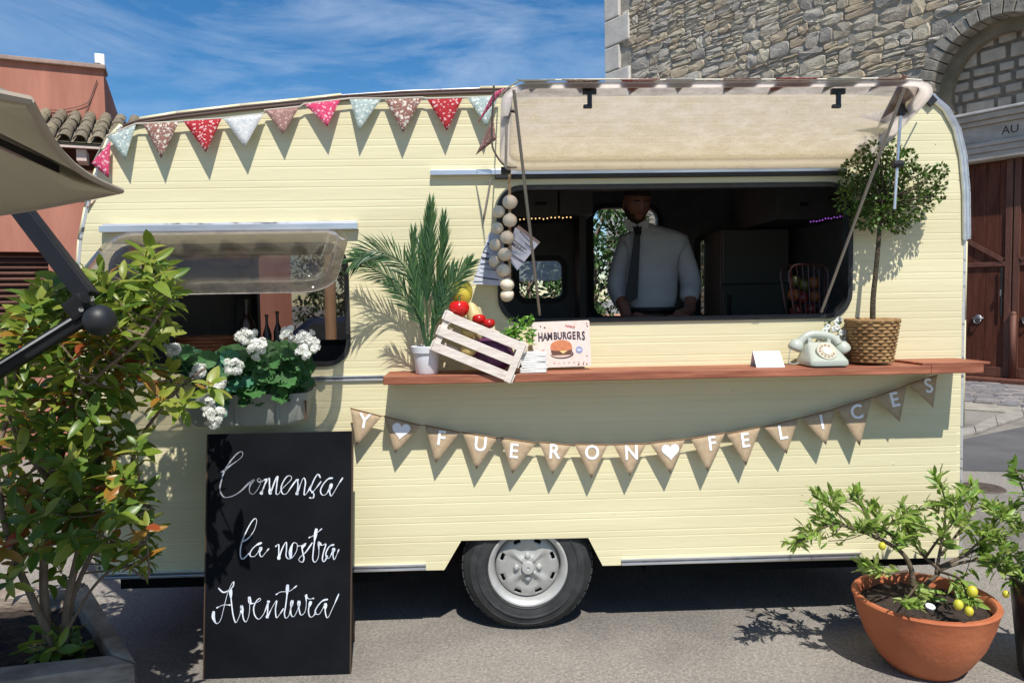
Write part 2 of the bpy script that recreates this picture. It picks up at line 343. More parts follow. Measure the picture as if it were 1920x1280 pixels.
while z < 13.8:
    Hc = rnd(.19, .33); u = -9.15
    quo = .62+.35*(int(z*1.0) % 2)
    while u < 8:
        w = rnd(.20, .62)
        def put(u_, z_, w_, h_):
            stones.append((u_, z_, w_-.004, h_-.004, rnd(.022, .048)))
        if u < -9.2+quo: u = -9.2+quo
        c = random.random()
        if c < .45: put(u+w/2, z+Hc/2+rnd(-.02, .02), w, Hc)
        elif c < .85:
            k = rnd(.35, .65); put(u+w/2, z+Hc*k/2, w, Hc*k); 
            if random.random() < .5 and w > .36:
                q = w*rnd(.4, .6); put(u+q/2, z+Hc*(1+k)/2, q, Hc*(1-k)); put(u+q+(w-q)/2, z+Hc*(1+k)/2, w-q, Hc*(1-k))
            else: put(u+w/2, z+Hc*(1+k)/2, w, Hc*(1-k))
        else:
            k = Hc/3
            for t in range(3): put(u+w/2, z+k*(t+.5), w, k)
        u += w
    z += Hc
stones = [s for s in stones if not in_portal(s[0], s[1], s[2], s[3])]
def vis(s):
    p = ROT.transposed() @ (cw(s[0], s[1])-CAM); x = 960+FPX*p.x/-p.z; y = 640-FPX*p.y/-p.z
    return (s[2]*s[3]/(p.z*p.z)) if (1135 < x < 1930 and -10 < y < 160) or (1120 < x < 1160 and 380 < y < 430) else 0
stones.sort(key=vis, reverse=True)
rest = MB(); BF = frameM((0, 0, 0), CE, CN, UP)
for i, (u, zz, w, h, d) in enumerate(stones):
    M = frameM(cw(u, zz, d/2-.02), CE, CN, UP) @ Matrix.Rotation(R(rnd(-3.5, 3.5)), 4, 'Y') @ Matrix.Diagonal((w*1.03, d+.03, h*1.04, 1))
    if i < 300: inst('stone', random.choice(smesh), M, church)
    else:
        k = random.randrange(20); rest.cur = k % 5; rest.add([M @ Vector(v) for v in SV[k][0]], SV[k][1])
rest.build('stonework', stm, church, kind='stuff')
# dressed corner blocks (quoins)
qm = mat('dressed_stone', (.50, .47, .42), (.64, .60, .54), rough=.85, scale=2, bump=.7, bscale=18, rand=.1)
z = 0.0; k = 0
while z < 13.6:
    h = rnd(.55, .85); w = .58 if k % 2 else .95
    m = MB(); m.rbox((0, 0, 0), (w-.02, .92, h-.025), .03, BF.to_3x3()); m.v = [v+cw(-9.2+w/2-.03, z+h/2, -.38) for v in m.v]; m.build('corner_block', qm, church); z += h; k += 1
# blocks in the tympanum
bmt = mat('grey_block', (.34, .295, .24), (.48, .42, .35), rough=.9, scale=3, bump=.8, bscale=16, rand=.15)
z = 4.72; row = 0
while z < 6.2:
    h = rnd(.19, .30); u = -.8-rnd(0, .3)
    while u < 2:
        w = rnd(.2, .52); cu, cz = u+w/2, z+h/2
        if math.hypot(max(0, abs(cu-AC[0])-w*.2), max(0, cz-AC[1]+h*.2)) < AR+.05:
            m = MB(); m.rbox((0, 0, 0), (w-.06+rnd(-.02, .01), .10, h-.055+rnd(-.015, .01)), .03, Matrix.Rotation(R(rnd(-3.5, 3.5)), 3, CN) @ BF.to_3x3()); m.v = [v+cw(cu, cz, -.45) for v in m.v]; m.build('block', bmt, church)
        u += w
    z += h
# arch rings: rough voussoirs outside and a mouldered inner band
vm = mat('arch_stone', (.17, .155, .13), (.36, .325, .27), rough=.95, scale=5, bump=1.2, bscale=14)
for a in range(-22, 202, 9):
    a0, a1 = R(a+.4), R(a+8.6)
    if AC[1]+AR*math.sin((a0+a1)/2) < 4.66: continue
    m = MB(); j = rnd(-.02, .02)
    q = [cw(AC[0]+r_*math.cos(t), AC[1]+r_*math.sin(t), -.3) for r_, t in ((AR-.13, a0), (AR+.12+j, a0), (AR+.12+j, a1), (AR-.13, a1))]
    m.prism(q, CN*(.37+rnd(0, .03))); m.build('arch_block', vm, church, bevel=.012)
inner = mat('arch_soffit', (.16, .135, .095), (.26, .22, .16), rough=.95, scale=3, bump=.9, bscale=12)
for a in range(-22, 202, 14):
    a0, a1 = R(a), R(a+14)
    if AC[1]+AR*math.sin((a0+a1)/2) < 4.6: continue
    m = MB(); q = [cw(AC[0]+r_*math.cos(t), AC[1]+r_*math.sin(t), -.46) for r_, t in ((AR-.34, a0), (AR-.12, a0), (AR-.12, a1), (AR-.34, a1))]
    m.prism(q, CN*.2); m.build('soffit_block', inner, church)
# entablature above the doors
cm = mat('cornice_stone', (.38, .325, .275), (.50, .44, .385), rough=.85, scale=3, bump=.5, bscale=20, stretch=(1, 1, 3))
cpale = mat('cornice_top', (.55, .53, .51), (.42, .40, .38), rough=.8, scale=6)
def bar(u0, u1, z0, z1, o0, o1, name, mm, par, bv=.01):
    m = MB(); m.box((0, 0, 0), (u1-u0, o1-o0, z1-z0), BF.to_3x3()); m.v = [v+cw((u0+u1)/2, (z0+z1)/2, (o0+o1)/2) for v in m.v]; return m.build(name, mm, par, bevel=bv)
bar(-.85, 2.1, 4.60, 4.645, -.4, .20, 'cornice', cpale, church)
bar(-.82, 2.07, 4.50, 4.598, -.4, .15, 'moulding', cm, church, .02)
bar(-.78, 2.03, 4.42, 4.498, -.4, .09, 'moulding', cm, church, .02)
fr = bar(-.72, 1.97, 4.14, 4.418, -.4, .02, 'frieze', cm, church)
bar(-.76, 2.0, 4.06, 4.138, -.4, .06, 'moulding', cm, church, .02)
bar(-.72, 1.97, 3.96, 4.058, -.4, .035, 'moulding', cm, church, .02)
bar(-.68, 1.93, 3.83, 3.958, -.4, .01, 'architrave', cm, church, .02)
carv = mat('carved_letter', (.07, .06, .055), rough=1)
text_part('AU', .19, frameM(cw(.63, 4.27, .024), CE, UP, CN), church, carv, .002)
# doors
dm = mat('door_paint', (.075, .022, .012), (.125, .042, .024), spec=.2, rough=.7, scale=3, stretch=(3, 3, .6), bump=.5, bscale=14)
dm2 = mat('door_paint_worn', (.10, .034, .02), (.16, .06, .036), rough=.65, scale=4, stretch=(3, 3, .6), bump=.5, bscale=14)
iron = mat('grey_iron', (.14, .14, .15), (.25, .25, .26), rough=.45, metal=.7, scale=20)
bar(D0, D1, .0, .10, -.3, .12, 'threshold', dm2, church)
for d0, d1 in ((D0, .60), (.625, D1)):
    dr = bar(d0, d1, .10, 3.83, -.30, -.25, 'door', dm, church, 0)
    n = 6; w = (d1-d0-.02)/n
    for k in range(n): bar(d0+.01+k*w+.003, d0+.01+(k+1)*w-.003, .12, 3.8, -.25, -.235+rnd(0, .004), 'plank', dm, dr, .003)
    for u0, u1, z0, z1 in ((d0, d0+.1, .11, 3.82), (d1-.1, d1, .11, 3.82), (d0+.1, d1-.1, 2.02, 2.10), (d0+.1, d1-.1, .11, .28)): bar(u0, u1, z0, z1, -.235, -.205, 'rail', dm2, dr, .006)
    for sg in (0, 1):
        a, b = ((d0+.12, 2.75), (d1-.12, 2.12)) if sg == 0 and d0 < 0 else (((d0+.12, 2.12), (d1-.12, 2.75)) if sg == 0 else (None, None))
        if a:
            m = MB(); p, q = cw(a[0], a[1], -.215), cw(b[0], b[1], -.215); t = (q-p).normalized(); s_ = t.cross(CN)*.035
            m.prism([p-s_, q-s_, q+s_, p+s_], CN*.02); m.build('brace', dm2, dr)
    hu = .09 if d0 < 0 else .85
    m = MB(); m.lathe([(.0, .03), (.05, .028), (.065, .01), (.07, 0)], (0, 0, 0), 16); m.tube([(-.06, -.01, .03), (-.045, -.07, .05), (0, -.09, .055), (.045, -.07, .05), (.06, -.01, .03)], .012, 8); m.tube([(-.09, 0, .015), (.09, 0, .015)], .022, 8)
    M = frameM(cw(hu, 1.12, -.235), CE, UP, CN); m.v = [M @ v for v in m.v]; m.build('knocker', iron, dr, smooth=True)
    if d0 < 0:
        bar(.44, .475, 1.15, 2.0, -.205, -.19, 'bolt_slot', black, dr); bar(.445, .47, 1.5, 1.62, -.19, -.16, 'latch', iron, dr)
m = MB(); m.tube([cw(.66, .1, -.18), cw(.66, 1.2, -.18)], .05, 10); m.ball(cw(.66, 1.2, -.18), .052); m.build('door_post', dm2, church, smooth=True)
# cobbles in front of the church
cobm = [mat('cobble_a_m', (.17, .15, .145), (.30, .27, .26), rough=.85, scale=3, bump=.7, rand=.25), mat('cobble_b_m', (.12, .115, .12), (.22, .21, .22), rough=.85, scale=3, bump=.7, rand=.25)]
cb = thing('cobble_paving', 'rough grey cobbles laid in front of the church doors', 'paving', cw(0, 0, 1)); 
m = MB(); q = [cw(-6, .003, .0), cw(4, .003, .0), cw(4, .003, 2.7), cw(1.2, .003, 3.4), cw(-2.5, .003, 4.2), cw(-6, .003, 4.2)]; m.prism(q, (0, 0, .012)); m.build('bedding', mortar, cb)
cmesh = []
for k in range(8):
    vs, fs = stone_mesh(.7, k); me = bpy.data.meshes.new('cobble'); me.from_pydata(vs, [], fs); me.materials.append(cobm[k % 2]); cmesh.append(me)
o_ = .14; cnt = 0; restc = MB(); allc = []
while o_ < 3.9:
    dpt = rnd(.15, .24); u = -5.9
    while u < 3.9:
        w = rnd(.2, .38)
        if not (o_ > 2.6+.22*(1.2-u) and u > -2.6 and o_ > 2.55): allc.append((u+w/2, o_+dpt/2, w, dpt))
        u += w
    o_ += dpt
def cvis(c):
    p = ROT.transposed() @ (cw(c[0], 0, c[1])-CAM); x = 960+FPX*p.x/-p.z; return 1 if 1795 < x < 1925 else 0
allc.sort(key=cvis, reverse=True)
for i, (u, o1, w, dpt) in enumerate(allc):
    M = frameM(cw(u, .028+rnd(-.006, .006), o1), CE, -UP*-1, CN)
    M = frameM(cw(u, .026+rnd(-.005, .005), o1), CE, UP, -CN) @ Matrix.Diagonal((w*.95, .035, dpt*.92, 1))
    k = random.randrange(8)
    if i < 260: inst('cobble', cmesh[k], M, cb)
    else: restc.cur = k % 2; restc.add([M @ v.co for v in cmesh[k].vertices], [tuple(p.vertices) for p in cmesh[k].polygons])
restc.build('cobbles', cobm, cb, kind='stuff')

# ================================================================== SALMON BUILDING
B1 = Vector((.927, .374, 0)).normalized(); BN = Vector((.374, -.927, 0)).normalized(); A2 = Vector((-3.4, 6, 0))
SF = frameM((0, 0, 0), B1, -BN, UP).to_3x3()
def sw(u, z, o=0): return A2 + B1*u + UP*z + BN*o
sb = thing('salmon_building', 'salmon pink rendered building with tiled lean-to roof and brown louvred shutter', 'building', sw(-2, 0))
render_m = mat('salmon_render', (.33, .125, .085), (.51, .225, .16), rough=.9, scale=1.9, stretch=(2.2, 2.2, .35), bump=.3, bscale=30, lo=.3, hi=.75)
coping_m = mat('coping', (.42, .30, .25), (.25, .17, .14), rough=.9, scale=5)  # coping in two brown tones, mixed at random by noise
def sbox(u0, u1, z0, z1, o0, o1, name, mm, par, bv=0):
    m = MB(); m.box((0, 0, 0), (u1-u0, o1-o0, z1-z0), SF); m.v = [v+sw((u0+u1)/2, (z0+z1)/2, (o0+o1)/2) for v in m.v]; return m.build(name, mm, par, bevel=bv)
e1 = (H(197, 200, sw(0, 0), BN)-A2).dot(B1)
sbox(-9, e1, 0, 4.36, -5, 0, 'upper_wall', render_m, sb)
m = MB(); m.rbox((0, 0, 0), (9+e1+.05, .35, .05), .01, SF); m.v = [v+sw((e1-9)/2, 4.385, -.12) for v in m.v]; m.build('coping', coping_m, sb)
OFF = .9
z_e = H(160, 268, sw(0, 0, OFF+.36), BN).z
e2 = (H(548, 600, sw(0, 0, OFF), BN)-A2).dot(B1)
zw = z_e-.22
lu1 = (H(92, 520, sw(0, 0, OFF), BN)-A2).dot(B1); lz1 = H(45, 472, sw(0, 0, OFF), BN).z; lz0 = H(45, 690, sw(0, 0, OFF), BN).z
# front wall pieces butted round the shutter opening
sbox(lu1, e2, 0, zw, OFF-.3, OFF, 'front_wall', render_m, sb); sbox(-9, lu1, lz1, zw, OFF-.3, OFF, 'front_wall', render_m, sb); sbox(-9, lu1, 0, lz0, OFF-.3, OFF, 'front_wall', render_m, sb)
sbox(e2-.3, e2, 0, zw, -5, OFF-.3, 'end_wall', render_m, sb)
shm = mat('shutter_brown', (.085, .032, .022), (.12, .05, .035), rough=.55, scale=5)
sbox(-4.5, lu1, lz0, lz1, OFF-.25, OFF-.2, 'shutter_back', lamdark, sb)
n = 20; hh = (lz1-lz0)/n
for k in range(n):
    m = MB(); m.box((0, 0, 0), (lu1+4.4, .06, .018), SF @ Matrix.Rotation(R(38), 3, 'X')); m.v = [v+sw((lu1-4.4)/2, lz0+hh*(k+.5), OFF-.11) for v in m.v]; m.build('slat', shm, sb)
# wires on the wall
m = MB(); m.tube(catmull([H(182, 150, sw(0, 0, .02), BN), H(172, 178, sw(0, 0, .02), BN), H(160, 195, sw(0, 0, .02), BN), H(118, 206, sw(0, 0, .02), BN), H(90, 206, sw(0, 0, .02), BN)]), .005, 5)
m.tube([H(182, 150, sw(0, 0, .02), BN), H(160, 212, sw(0, 0, .02), BN)], .005, 5); m.build('cable', mat('wire', (.16, .10, .09), rough=.8), sb)
# eave board, rafters and roof tiles
tilem = mat('clay_tile', (.17, .135, .095), (.30, .235, .165), rough=.9, scale=5, bump=.8, bscale=20, rand=.2, col3=(.22, .19, .125))
pk = mat('rafter_pink', (.62, .50, .45), (.55, .42, .37), rough=.8, scale=4)
zr = H(140, 216, sw(0, 0, 0), BN).z-.02; OV = OFF+.36
sbox(-9, e2+.15, z_e-.05, z_e-.01, OFF+.30, OV-.02, 'eave_board', pk, sb)
u = -4.0
while u < e2: sbox(u, u+.09, z_e-.17, z_e-.052, OFF+.001, OV-.08, 'rafter', pk, sb); u += .30
m = MB(); m.add([sw(-9, z_e, OV), sw(e2+.2, z_e, OV), sw(e2+.2, zr-.02, -.0), sw(-9, zr-.02, 0)], [(0, 1, 2, 3)]); m.prism([sw(-9, z_e-.008, OV-.02), sw(e2+.2, z_e-.008, OV-.02), sw(e2+.2, zr-.03, 0.01), sw(-9, zr-.03, .01)], (0, 0, -.02)); m.build('roof_deck', tilem, sb)
# curved tile mesh: half tube along local -Y
def tile_me():
    vs = []; fs = []; n = 6
    for y, r in ((0, 1.0), (1, .84)):
        for rr in (r, r-.16):
            for k in range(n+1):
                t = math.pi*k/n; vs.append((rr*math.cos(t), y, rr*math.sin(t)))
    q = n+1
    for k in range(n):
        fs += [(k, k+1, k+1+2*q, k+2*q), (q+k, q+k+2*q, q+k+1+2*q, q+k+1), (k, q+k, q+k+1, k+1)]
    me = bpy.data.meshes.new('roof_tile'); me.from_pydata(vs, [], fs); me.materials.append(tilem); me.polygons.foreach_set('use_smooth', [True]*len(fs)); return me
tme = tile_me(); slope = (sw(0, zr, 0)-sw(0, z_e, OV)); rl = slope.length; sd = slope.normalized(); nn = B1.cross(sd)
u = -2.6; ntile = 0
while u < e2+.2:
    for k in range(5):
        M = frameM(sw(u, z_e+.01, OV)+sd*(rl*k/5)+nn*(.012+.004*(k % 2))+B1*rnd(-.008, .008), B1, sd, nn) @ Matrix.Diagonal((.064, rl/5*1.12, .060, 1)); inst('roof_tile', tme, M, sb)
    u += .15
# antenna on the corner of the upper wall
ap = sw(e1-.06, 4.41, -.12); an = thing('wall_antenna', 'small white panel antenna on the corner of the salmon wall', 'antenna', ap)
ah = H(187, 113, ap, BN)
m = MB(); m.rbox((0, 0, 0), (.105, .03, .145), .008, SF); m.v = [v+ah for v in m.v]; m.build('panel', white, an)
m = MB(); m.tube([ap+Vector((0, 0, -.0)), Vector((ap.x, ap.y, ah.z-.07)), ah+Vector((0, 0, -.07))], .012, 8); m.build('mast', iron, an)
m = MB(); m.rbox(ap+Vector((0, -.02, .02)), (.07, .05, .06), .006); m.build('bracket', iron, an)

# ================================================================== CARAVAN
car = thing('caravan', 'vintage cream caravan converted to a food stall with open serving hatch', 'caravan', (.2, 1.0, 0))
DEP = 2.1; RIB = .0010
opx = [(190, 1080), (172, 960), (155, 800), (147, 650), (148, 520), (153, 450), (165, 390), (185, 318), (207, 262), (230, 238), (262, 228), (330, 217), (450, 203), (560, 192), (640, 183), (760, 175), (900, 170), (1100, 167), (1400, 163), (1600, 163), (1700, 169), (1740, 181), (1768, 205), (1788, 242), (1800, 292), (1806, 360), (1807, 450), (1804, 600), (1801, 800), (1798, 1044), (1130, 1060), (1103, 1008), (865, 1013), (833, 1068)]
O2 = [(P(x, y).x, P(x, y).z) for x, y in opx]
ob = O2[:1]+[(x, z) for x, z in O2[1:]]
w1 = (-1.70, -.625, 1.305, 1.87); w2 = (.068, 1.737, 1.487, 2.118)
h1 = rrect(*w1, .11); h2 = rrect(*w2, .115)
def panel(name, loops, y, thick, m, parent, ribs=False, z0=.33):
    """flat sheet in the XZ plane with holes; embossed ribs cut in as real grooves"""
    bm = bmesh.new(); pl = [[Vector((x, 0, z)) for x, z in l] for l in loops]; flat = [p for l in pl for p in l]
    vs = [bm.verts.new(p) for p in flat]
    for t in tessellate_polygon(pl):
        try: bm.faces.new([vs[i] for i in t])
        except ValueError: pass
    if ribs:
        lv = []; z = z0+.035
        while z < 2.5:
            for q in (0, .031): lv.append(z+q)
            z += .0925
        for l in lv:
            for dz in (-.0042, 0, .0042):
                bmesh.ops.bisect_plane(bm, geom=bm.verts[:]+bm.edges[:]+bm.faces[:], plane_co=(0, 0, l+dz), plane_no=(0, 0, 1), dist=1e-6)
        for v in bm.verts:
            for l in lv:
                if abs(v.co.z-l) < .0005: v.co.y += RIB
    bmesh.ops.recalc_face_normals(bm, faces=bm.faces)
    for f in bm.faces:
        if f.normal.y > 0: f.normal_flip()
    me = bpy.data.meshes.new(name)
    for v in bm.verts: v.co.y += y
    fr_ = bm.faces[:]
    ex = bmesh.ops.extrude_face_region(bm, geom=fr_)
    for v in [g_ for g_ in ex['geom'] if isinstance(g_, bmesh.types.BMVert)]: v.co.y = y+thick
    bmesh.ops.recalc_face_normals(bm, faces=bm.faces)
    off = WL[parent]
    for v in bm.verts: v.co -= off
    bm.to_mesh(me); bm.free(); me.materials.append(m); o = bpy.data.objects.new(name, me); COL.objects.link(o); o.parent = parent; WL[o] = off.copy(); return o
side = panel('side_panel', [ob, h1, h2], 0, .025, cream, car, ribs=True)
# rear wall with its windows
def rh(px0, px1, py0, py1, r, Y=DEP):
    a, b = P(px0, (py0+py1)/2, Y), P(px1, (py0+py1)/2, Y); c, d = P((px0+px1)/2, py0, Y), P((px0+px1)/2, py1, Y); return (a.x, b.x, d.z, c.z, r)
rw = [rh(478, 660, 470, 645, .06), rh(966, 1060, 482, 566, .08), rh(1104, 1238, 384, 599, .12), rh(1303, 1350, 443, 597, .06)]
# keep rear holes inside outline
rear = panel('rear_panel', [ob]+[rrect(*r) for r in rw], DEP-.03, .03, mat('grey_liner', (.14, .14, .145), (.10, .10, .105), rough=.6, scale=6), car)
# roof, ends and floor skin between the two side panels
m = MB(); n = len(ob)
for i in range(0, 29):
    (x0, z0), (x1, z1) = ob[i], ob[i+1]
    m.add([(x0, .0005, z0), (x1, .0005, z1), (x1, DEP-.0305, z1), (x0, DEP-.0305, z0)], [(0, 1, 2, 3)])
o = m.build('shell', cream, car, smooth='auto'); sm = o.modifiers.new('s', 'SOLIDIFY'); sm.thickness = .02; sm.offset = -1
# liner inside
m = MB()
sc_ = lambda p: ((p[0]-.22)*.985+.22, (p[1]-1.4)*.975+1.4)
for i in range(0, 29):
    (x0, z0), (x1, z1) = sc_(ob[i]), sc_(ob[i+1])
    m.add([(x0, .03, z0), (x1, .03, z1), (x1, DEP-.035, z1), (x0, DEP-.035, z0)], [(0, 1, 2, 3)])
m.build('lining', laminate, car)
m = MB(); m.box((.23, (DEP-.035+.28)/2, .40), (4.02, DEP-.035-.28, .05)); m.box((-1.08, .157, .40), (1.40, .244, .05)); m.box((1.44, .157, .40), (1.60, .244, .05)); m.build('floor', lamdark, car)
m = MB(); m.box((-1.13, DEP/2, .30), (1.28, 1.9, .12)); m.box((1.50, DEP/2, .30), (1.46, 1.9, .12)); m.box((.2, 1.15, .30), (1.0, 1.55, .1)); m.tube([(.19, .2, .30), (.19, 1.9, .30)], .03, 10); m.build('chassis', under, car)
m = MB(); m.box((.19, .15, .668), (.98, .22, .02)); m.box((-.31, .15, .50), (.02, .22, .34)); m.box((.66, .15, .50), (.02, .22, .34)); m.box((.19, .268, .48), (.98, .02, .40)); m.build('wheel_arch', under, car)
# trims
def ptube(name, pts, r, m, parent, n=8, Y=None):
    b = MB(); b.tube(pts, r, n); return b.build(name, m, parent, smooth='auto')
def pbox(name, x0, x1, z0, z1, y0, y1, m, parent=car, bv=.002):
    b = MB(); b.rbox(((x0+x1)/2, (y0+y1)/2, (z0+z1)/2), (abs(x1-x0), abs(y1-y0), abs(z1-z0)), bv); return b.build(name, m, parent)
def doubletrim(x0, x1, z, h=.026, p=.012, worn=False):
    pbox('trim', x0, x1, z+h*.18, z+h*.5, -p, -.0005, alu); pbox('trim', x0, x1, z-h*.5, z-h*.12, -p, -.0005, alu); pbox('trim_insert', x0+.003, x1-.003, z-h*.14, z+h*.17, -p*.4, -.0005, aluw if worn else iron)
doubletrim(-1.795, -.297, .344, .03, .014); doubletrim(.632, 1.795, .338, .03, .014)
doubletrim(-1.80, -.442, 1.244, .026); 
edge = [Vector((x, -.008, z)) for x, z in ob]
ptube('edge_trim', edge[20:27], .011, alu, car); ptube('edge_trim', [v+Vector((.022, .012, .004)) for v in edge[20:27]], .012, alu, car); ptube('edge_trim', [v+Vector((.040, .03, .006)) for v in edge[20:27]], .009, aluw, car)
ptube('edge_trim', [v+Vector((.006, .012, 0)) for v in edge[26:30]], .008, aluw, car)
ptube('roof_trim', [v+Vector((0, .01, .006)) for v in edge[9:21]], .006, mat('brown_seal', (.10, .06, .05), rough=.8), car); ptube('roof_seal', [v+Vector((0, .0, -.010)) for v in edge[9:21]], .007, mat('brown_seal', (.10, .06, .05), rough=.8), car)
ptube('roof_rail', [v+Vector((0, .03, .016)) for v in edge[9:21]], .0035, aluw, car)
ptube('edge_trim', [v+Vector((-.004, .01, 0)) for v in edge[0:10]], .008, aluw, car)
# filler patches low on the right end and screws
random.seed(3)
m = MB()
for k in range(26):
    x = rnd(.35, 2.2); z = rnd(.4, 1.2) if k % 2 else rnd(2.15, 2.48) ; m.lathe([(0, .0022), (.003, .0015), (.0045, 0)], (x, -.0005, z), 6, Matrix.Rotation(R(90), 3, 'X'))
m.build('rivets', cream, side)
# window frames
def ringframe(name, rect, y0, y1, wi, m, parent, wo=0):
    a, b = rrect(*rect, inset=-wo), rrect(*rect, inset=wi); n = len(a); mb = MB(); vs = [(x, y0, z) for x, z in a]+[(x, y0, z) for x, z in b]+[(x, y1, z) for x, z in a]+[(x, y1, z) for x, z in b]; fs = []
    for i in range(n):
        j = (i+1) % n; fs += [(i, j, n+j, n+i), (2*n+i, 3*n+i, 3*n+j, 2*n+j), (n+i, n+j, 3*n+j, 3*n+i), (i, 2*n+i, 2*n+j, j)]
    mb.add(vs, fs); return mb.build(name, m, parent)
win1 = ringframe('window_frame', (*w1, .11), -.010, .05, .016, black, car, .004)
win2 = ringframe('window_frame', (*w2, .115), -.010, .05, .018, black, car, .004)
for r in rw:
    f = ringframe('window_frame', r, DEP-.05, DEP+.02, .03, black, car, .01)
smoke = acrylic('tinted_acrylic', (.62, .60, .58), .03, False)
for r in (rw[0], rw[3]):
    m = MB(); l = rrect(*r, inset=.01); m.prism([(x, DEP-.02, z) for x, z in l], (0, .004, 0)); m.build('window_pane', smoke, car)
ra = rrect(rw[1][0], rw[1][1], 0, .34, .06); m = MB(); m.prism([(x, DEP+.03+v*.85, rw[1][3]-v*.50) for x, v in ra], (0, .004, .006)); m.build('rear_hatch_pane', acrylic('milky_acrylic', (.7, .7, .7), .35), car)
# hinge rails
pbox('hinge_rail', -1.725, -.57, 1.928, 1.957, -.035, -.001, alu); pbox('hinge_rail_cap', -1.715, -.575, 1.9575, 1.967, -.022, -.001, aluw)
pbox('hinge_rail', -.235, 1.70, 2.168, 2.192, -.03, -.001, alu); pbox('hinge_seal', .06, 1.70, 2.150, 2.1675, -.028, -.001, black)
# lifted hatches
def hatch(x0, x1, hz, hy, ln, ang, tint, haze, rad=.12, name='hatch_pane'):
    """acrylic dome hinged at (hy, hz), leaving the wall at angle ang above the level"""
    d = Vector((0, -math.cos(R(ang)), math.sin(R(ang)))); nrm = Vector((0, math.sin(R(ang)), math.cos(R(ang))))*(1)
    T = lambda x, v, w: Vector((x, hy, hz)) + d*v + nrm*w
    mt = acrylic('acrylic_%s' % int(x0*100+500), tint, haze)
    rim_m = acrylic('rim_%s' % int(x0*100+500), tuple(t*.72 for t in tint), haze*4)
    lv = [(0, 0), (.028, 0), (.040, .022), (.085, .034), (.16, .040)]
    loops = [[T(x, v, w) for x, v in rrect(x0, x1, 0, ln, rad, 6, i)] for i, w in lv]; n = len(loops[0])
    m = MB(); vs = loops[2]+loops[3]+loops[4]; fs = []
    for k in range(2):
        for i in range(n): fs.append((k*n+i, k*n+(i+1) % n, (k+1)*n+(i+1) % n, (k+1)*n+i))
    fs.append(tuple(range(2*n, 3*n))); m.add(vs, fs); pane = m.build(name, mt, car, smooth=True)
    s_ = pane.modifiers.new('s', 'SOLIDIFY'); s_.thickness = .003
    m = MB(); vs = loops[0]+loops[1]+loops[2]; fs = []
    for k in range(2):
        for i in range(n): fs.append((k*n+i, k*n+(i+1) % n, (k+1)*n+(i+1) % n, (k+1)*n+i))
    m.add(vs, fs); rim = m.build('hatch_rim', rim_m, car, smooth=True); s_ = rim.modifiers.new('s', 'SOLIDIFY'); s_.thickness = .006
    return T, pane, rim
# left window hatch hangs open below the level
zo = P(400, 549, -.47).z; a1 = math.degrees(math.atan2(zo-1.93, .44))
T1, p1, r1 = hatch(-1.665, -.60, 1.93, -.03, math.hypot(.44, zo-1.93), a1, (.80, .78, .77), .13)
zo2 = P(1300, 153, -.62).z; ln2 = math.hypot(.59, zo2-2.185); a2 = math.degrees(math.atan2(zo2-2.185, .59))
xl2 = P(938, 240, -.35).x; xr2 = P(1738, 200, -.5).x
T2, p2, r2 = hatch(xl2, xr2, 2.185, -.03, ln2, a2, (.82, .765, .70), .30)
def pb(x, y, Y): return P(x, y, Y)
# stays and latches of the serving hatch
stm_ = mat('stay_metal', (.40, .36, .30), rough=.5, metal=.4)
ptube('stay', [(pb(1012, 590, -.02)), T2(pb(963, 165, -.58).x, ln2-.03, -.01)], .0065, stm_, car)
ptube('stay', [(pb(1540, 585, -.02)), T2(pb(1692, 168, -.58).x, ln2-.03, -.01)], .0065, stm_, car)
for px in (1105, 1571):
    q = pb(px, 172, -.56); m = MB(); m.rbox(q, (.055, .02, .022), .004); m.rbox(q+Vector((0, -.005, -.03)), (.018, .014, .06), .004); m.rbox(q+Vector((-.008, -.005, -.058)), (.034, .016, .014), .003); m.build('latch', blackp, car)
for (a, b, Y) in (((950, 205), (948, 322), -.42), ((1689, 205), (1677, 392), -.42)):
    A_, B_ = pb(a[0], a[1], Y), pb(b[0], b[1], Y+.2 if b[1] < 350 else Y)
    ptube('support_rod', [A_, B_], .0065, alu, car, 10)
    m = MB(); m.rbox(A_, (.03, .022, .055), .006); m.tube([A_, A_+Vector((.04, 0, -.01))], .008, 8); m.build('rod_clamp', blackp, car)
    m = MB(); q = A_.lerp(B_, .98 if b[1] < 350 else .55); m.rbox(q, (.03, .026, .03), .006); m.tube([q+Vector((-.02, 0, 0)), q+Vector((.02, 0, 0))], .016, 10); m.build('rod_clamp', blackp, car)
ptube('hatch_cable', catmull([pb(926, 160, -.5), pb(922, 260, -.35), pb(930, 290, -.3), pb(948, 312, -.2), pb(968, 314, -.1)]), .004, mat('grey_cable', (.22, .19, .17), rough=.7), car)
m = MB(); m.rbox(P(1745, 188, -.016), (.045, .01, .045), .003, Matrix.Rotation(R(45), 3, 'Y')); m.build('corner_marker', black, car)
ptube('hinge_wire', catmull([P(920, 335, -.02), P(914, 370, -.02), P(906, 412, -.02)]), .004, mat('grey_cable', (.22, .19, .17)), car)
# window stay of left hatch
m = MB(); q = T1(-.70, .37, .01); m.tube([q+Vector((-.02, 0, 0)), q+Vector((.02, 0, 0))], .014, 10); m.rbox(q, (.02, .03, .03), .004); m.build('latch', blackp, car)
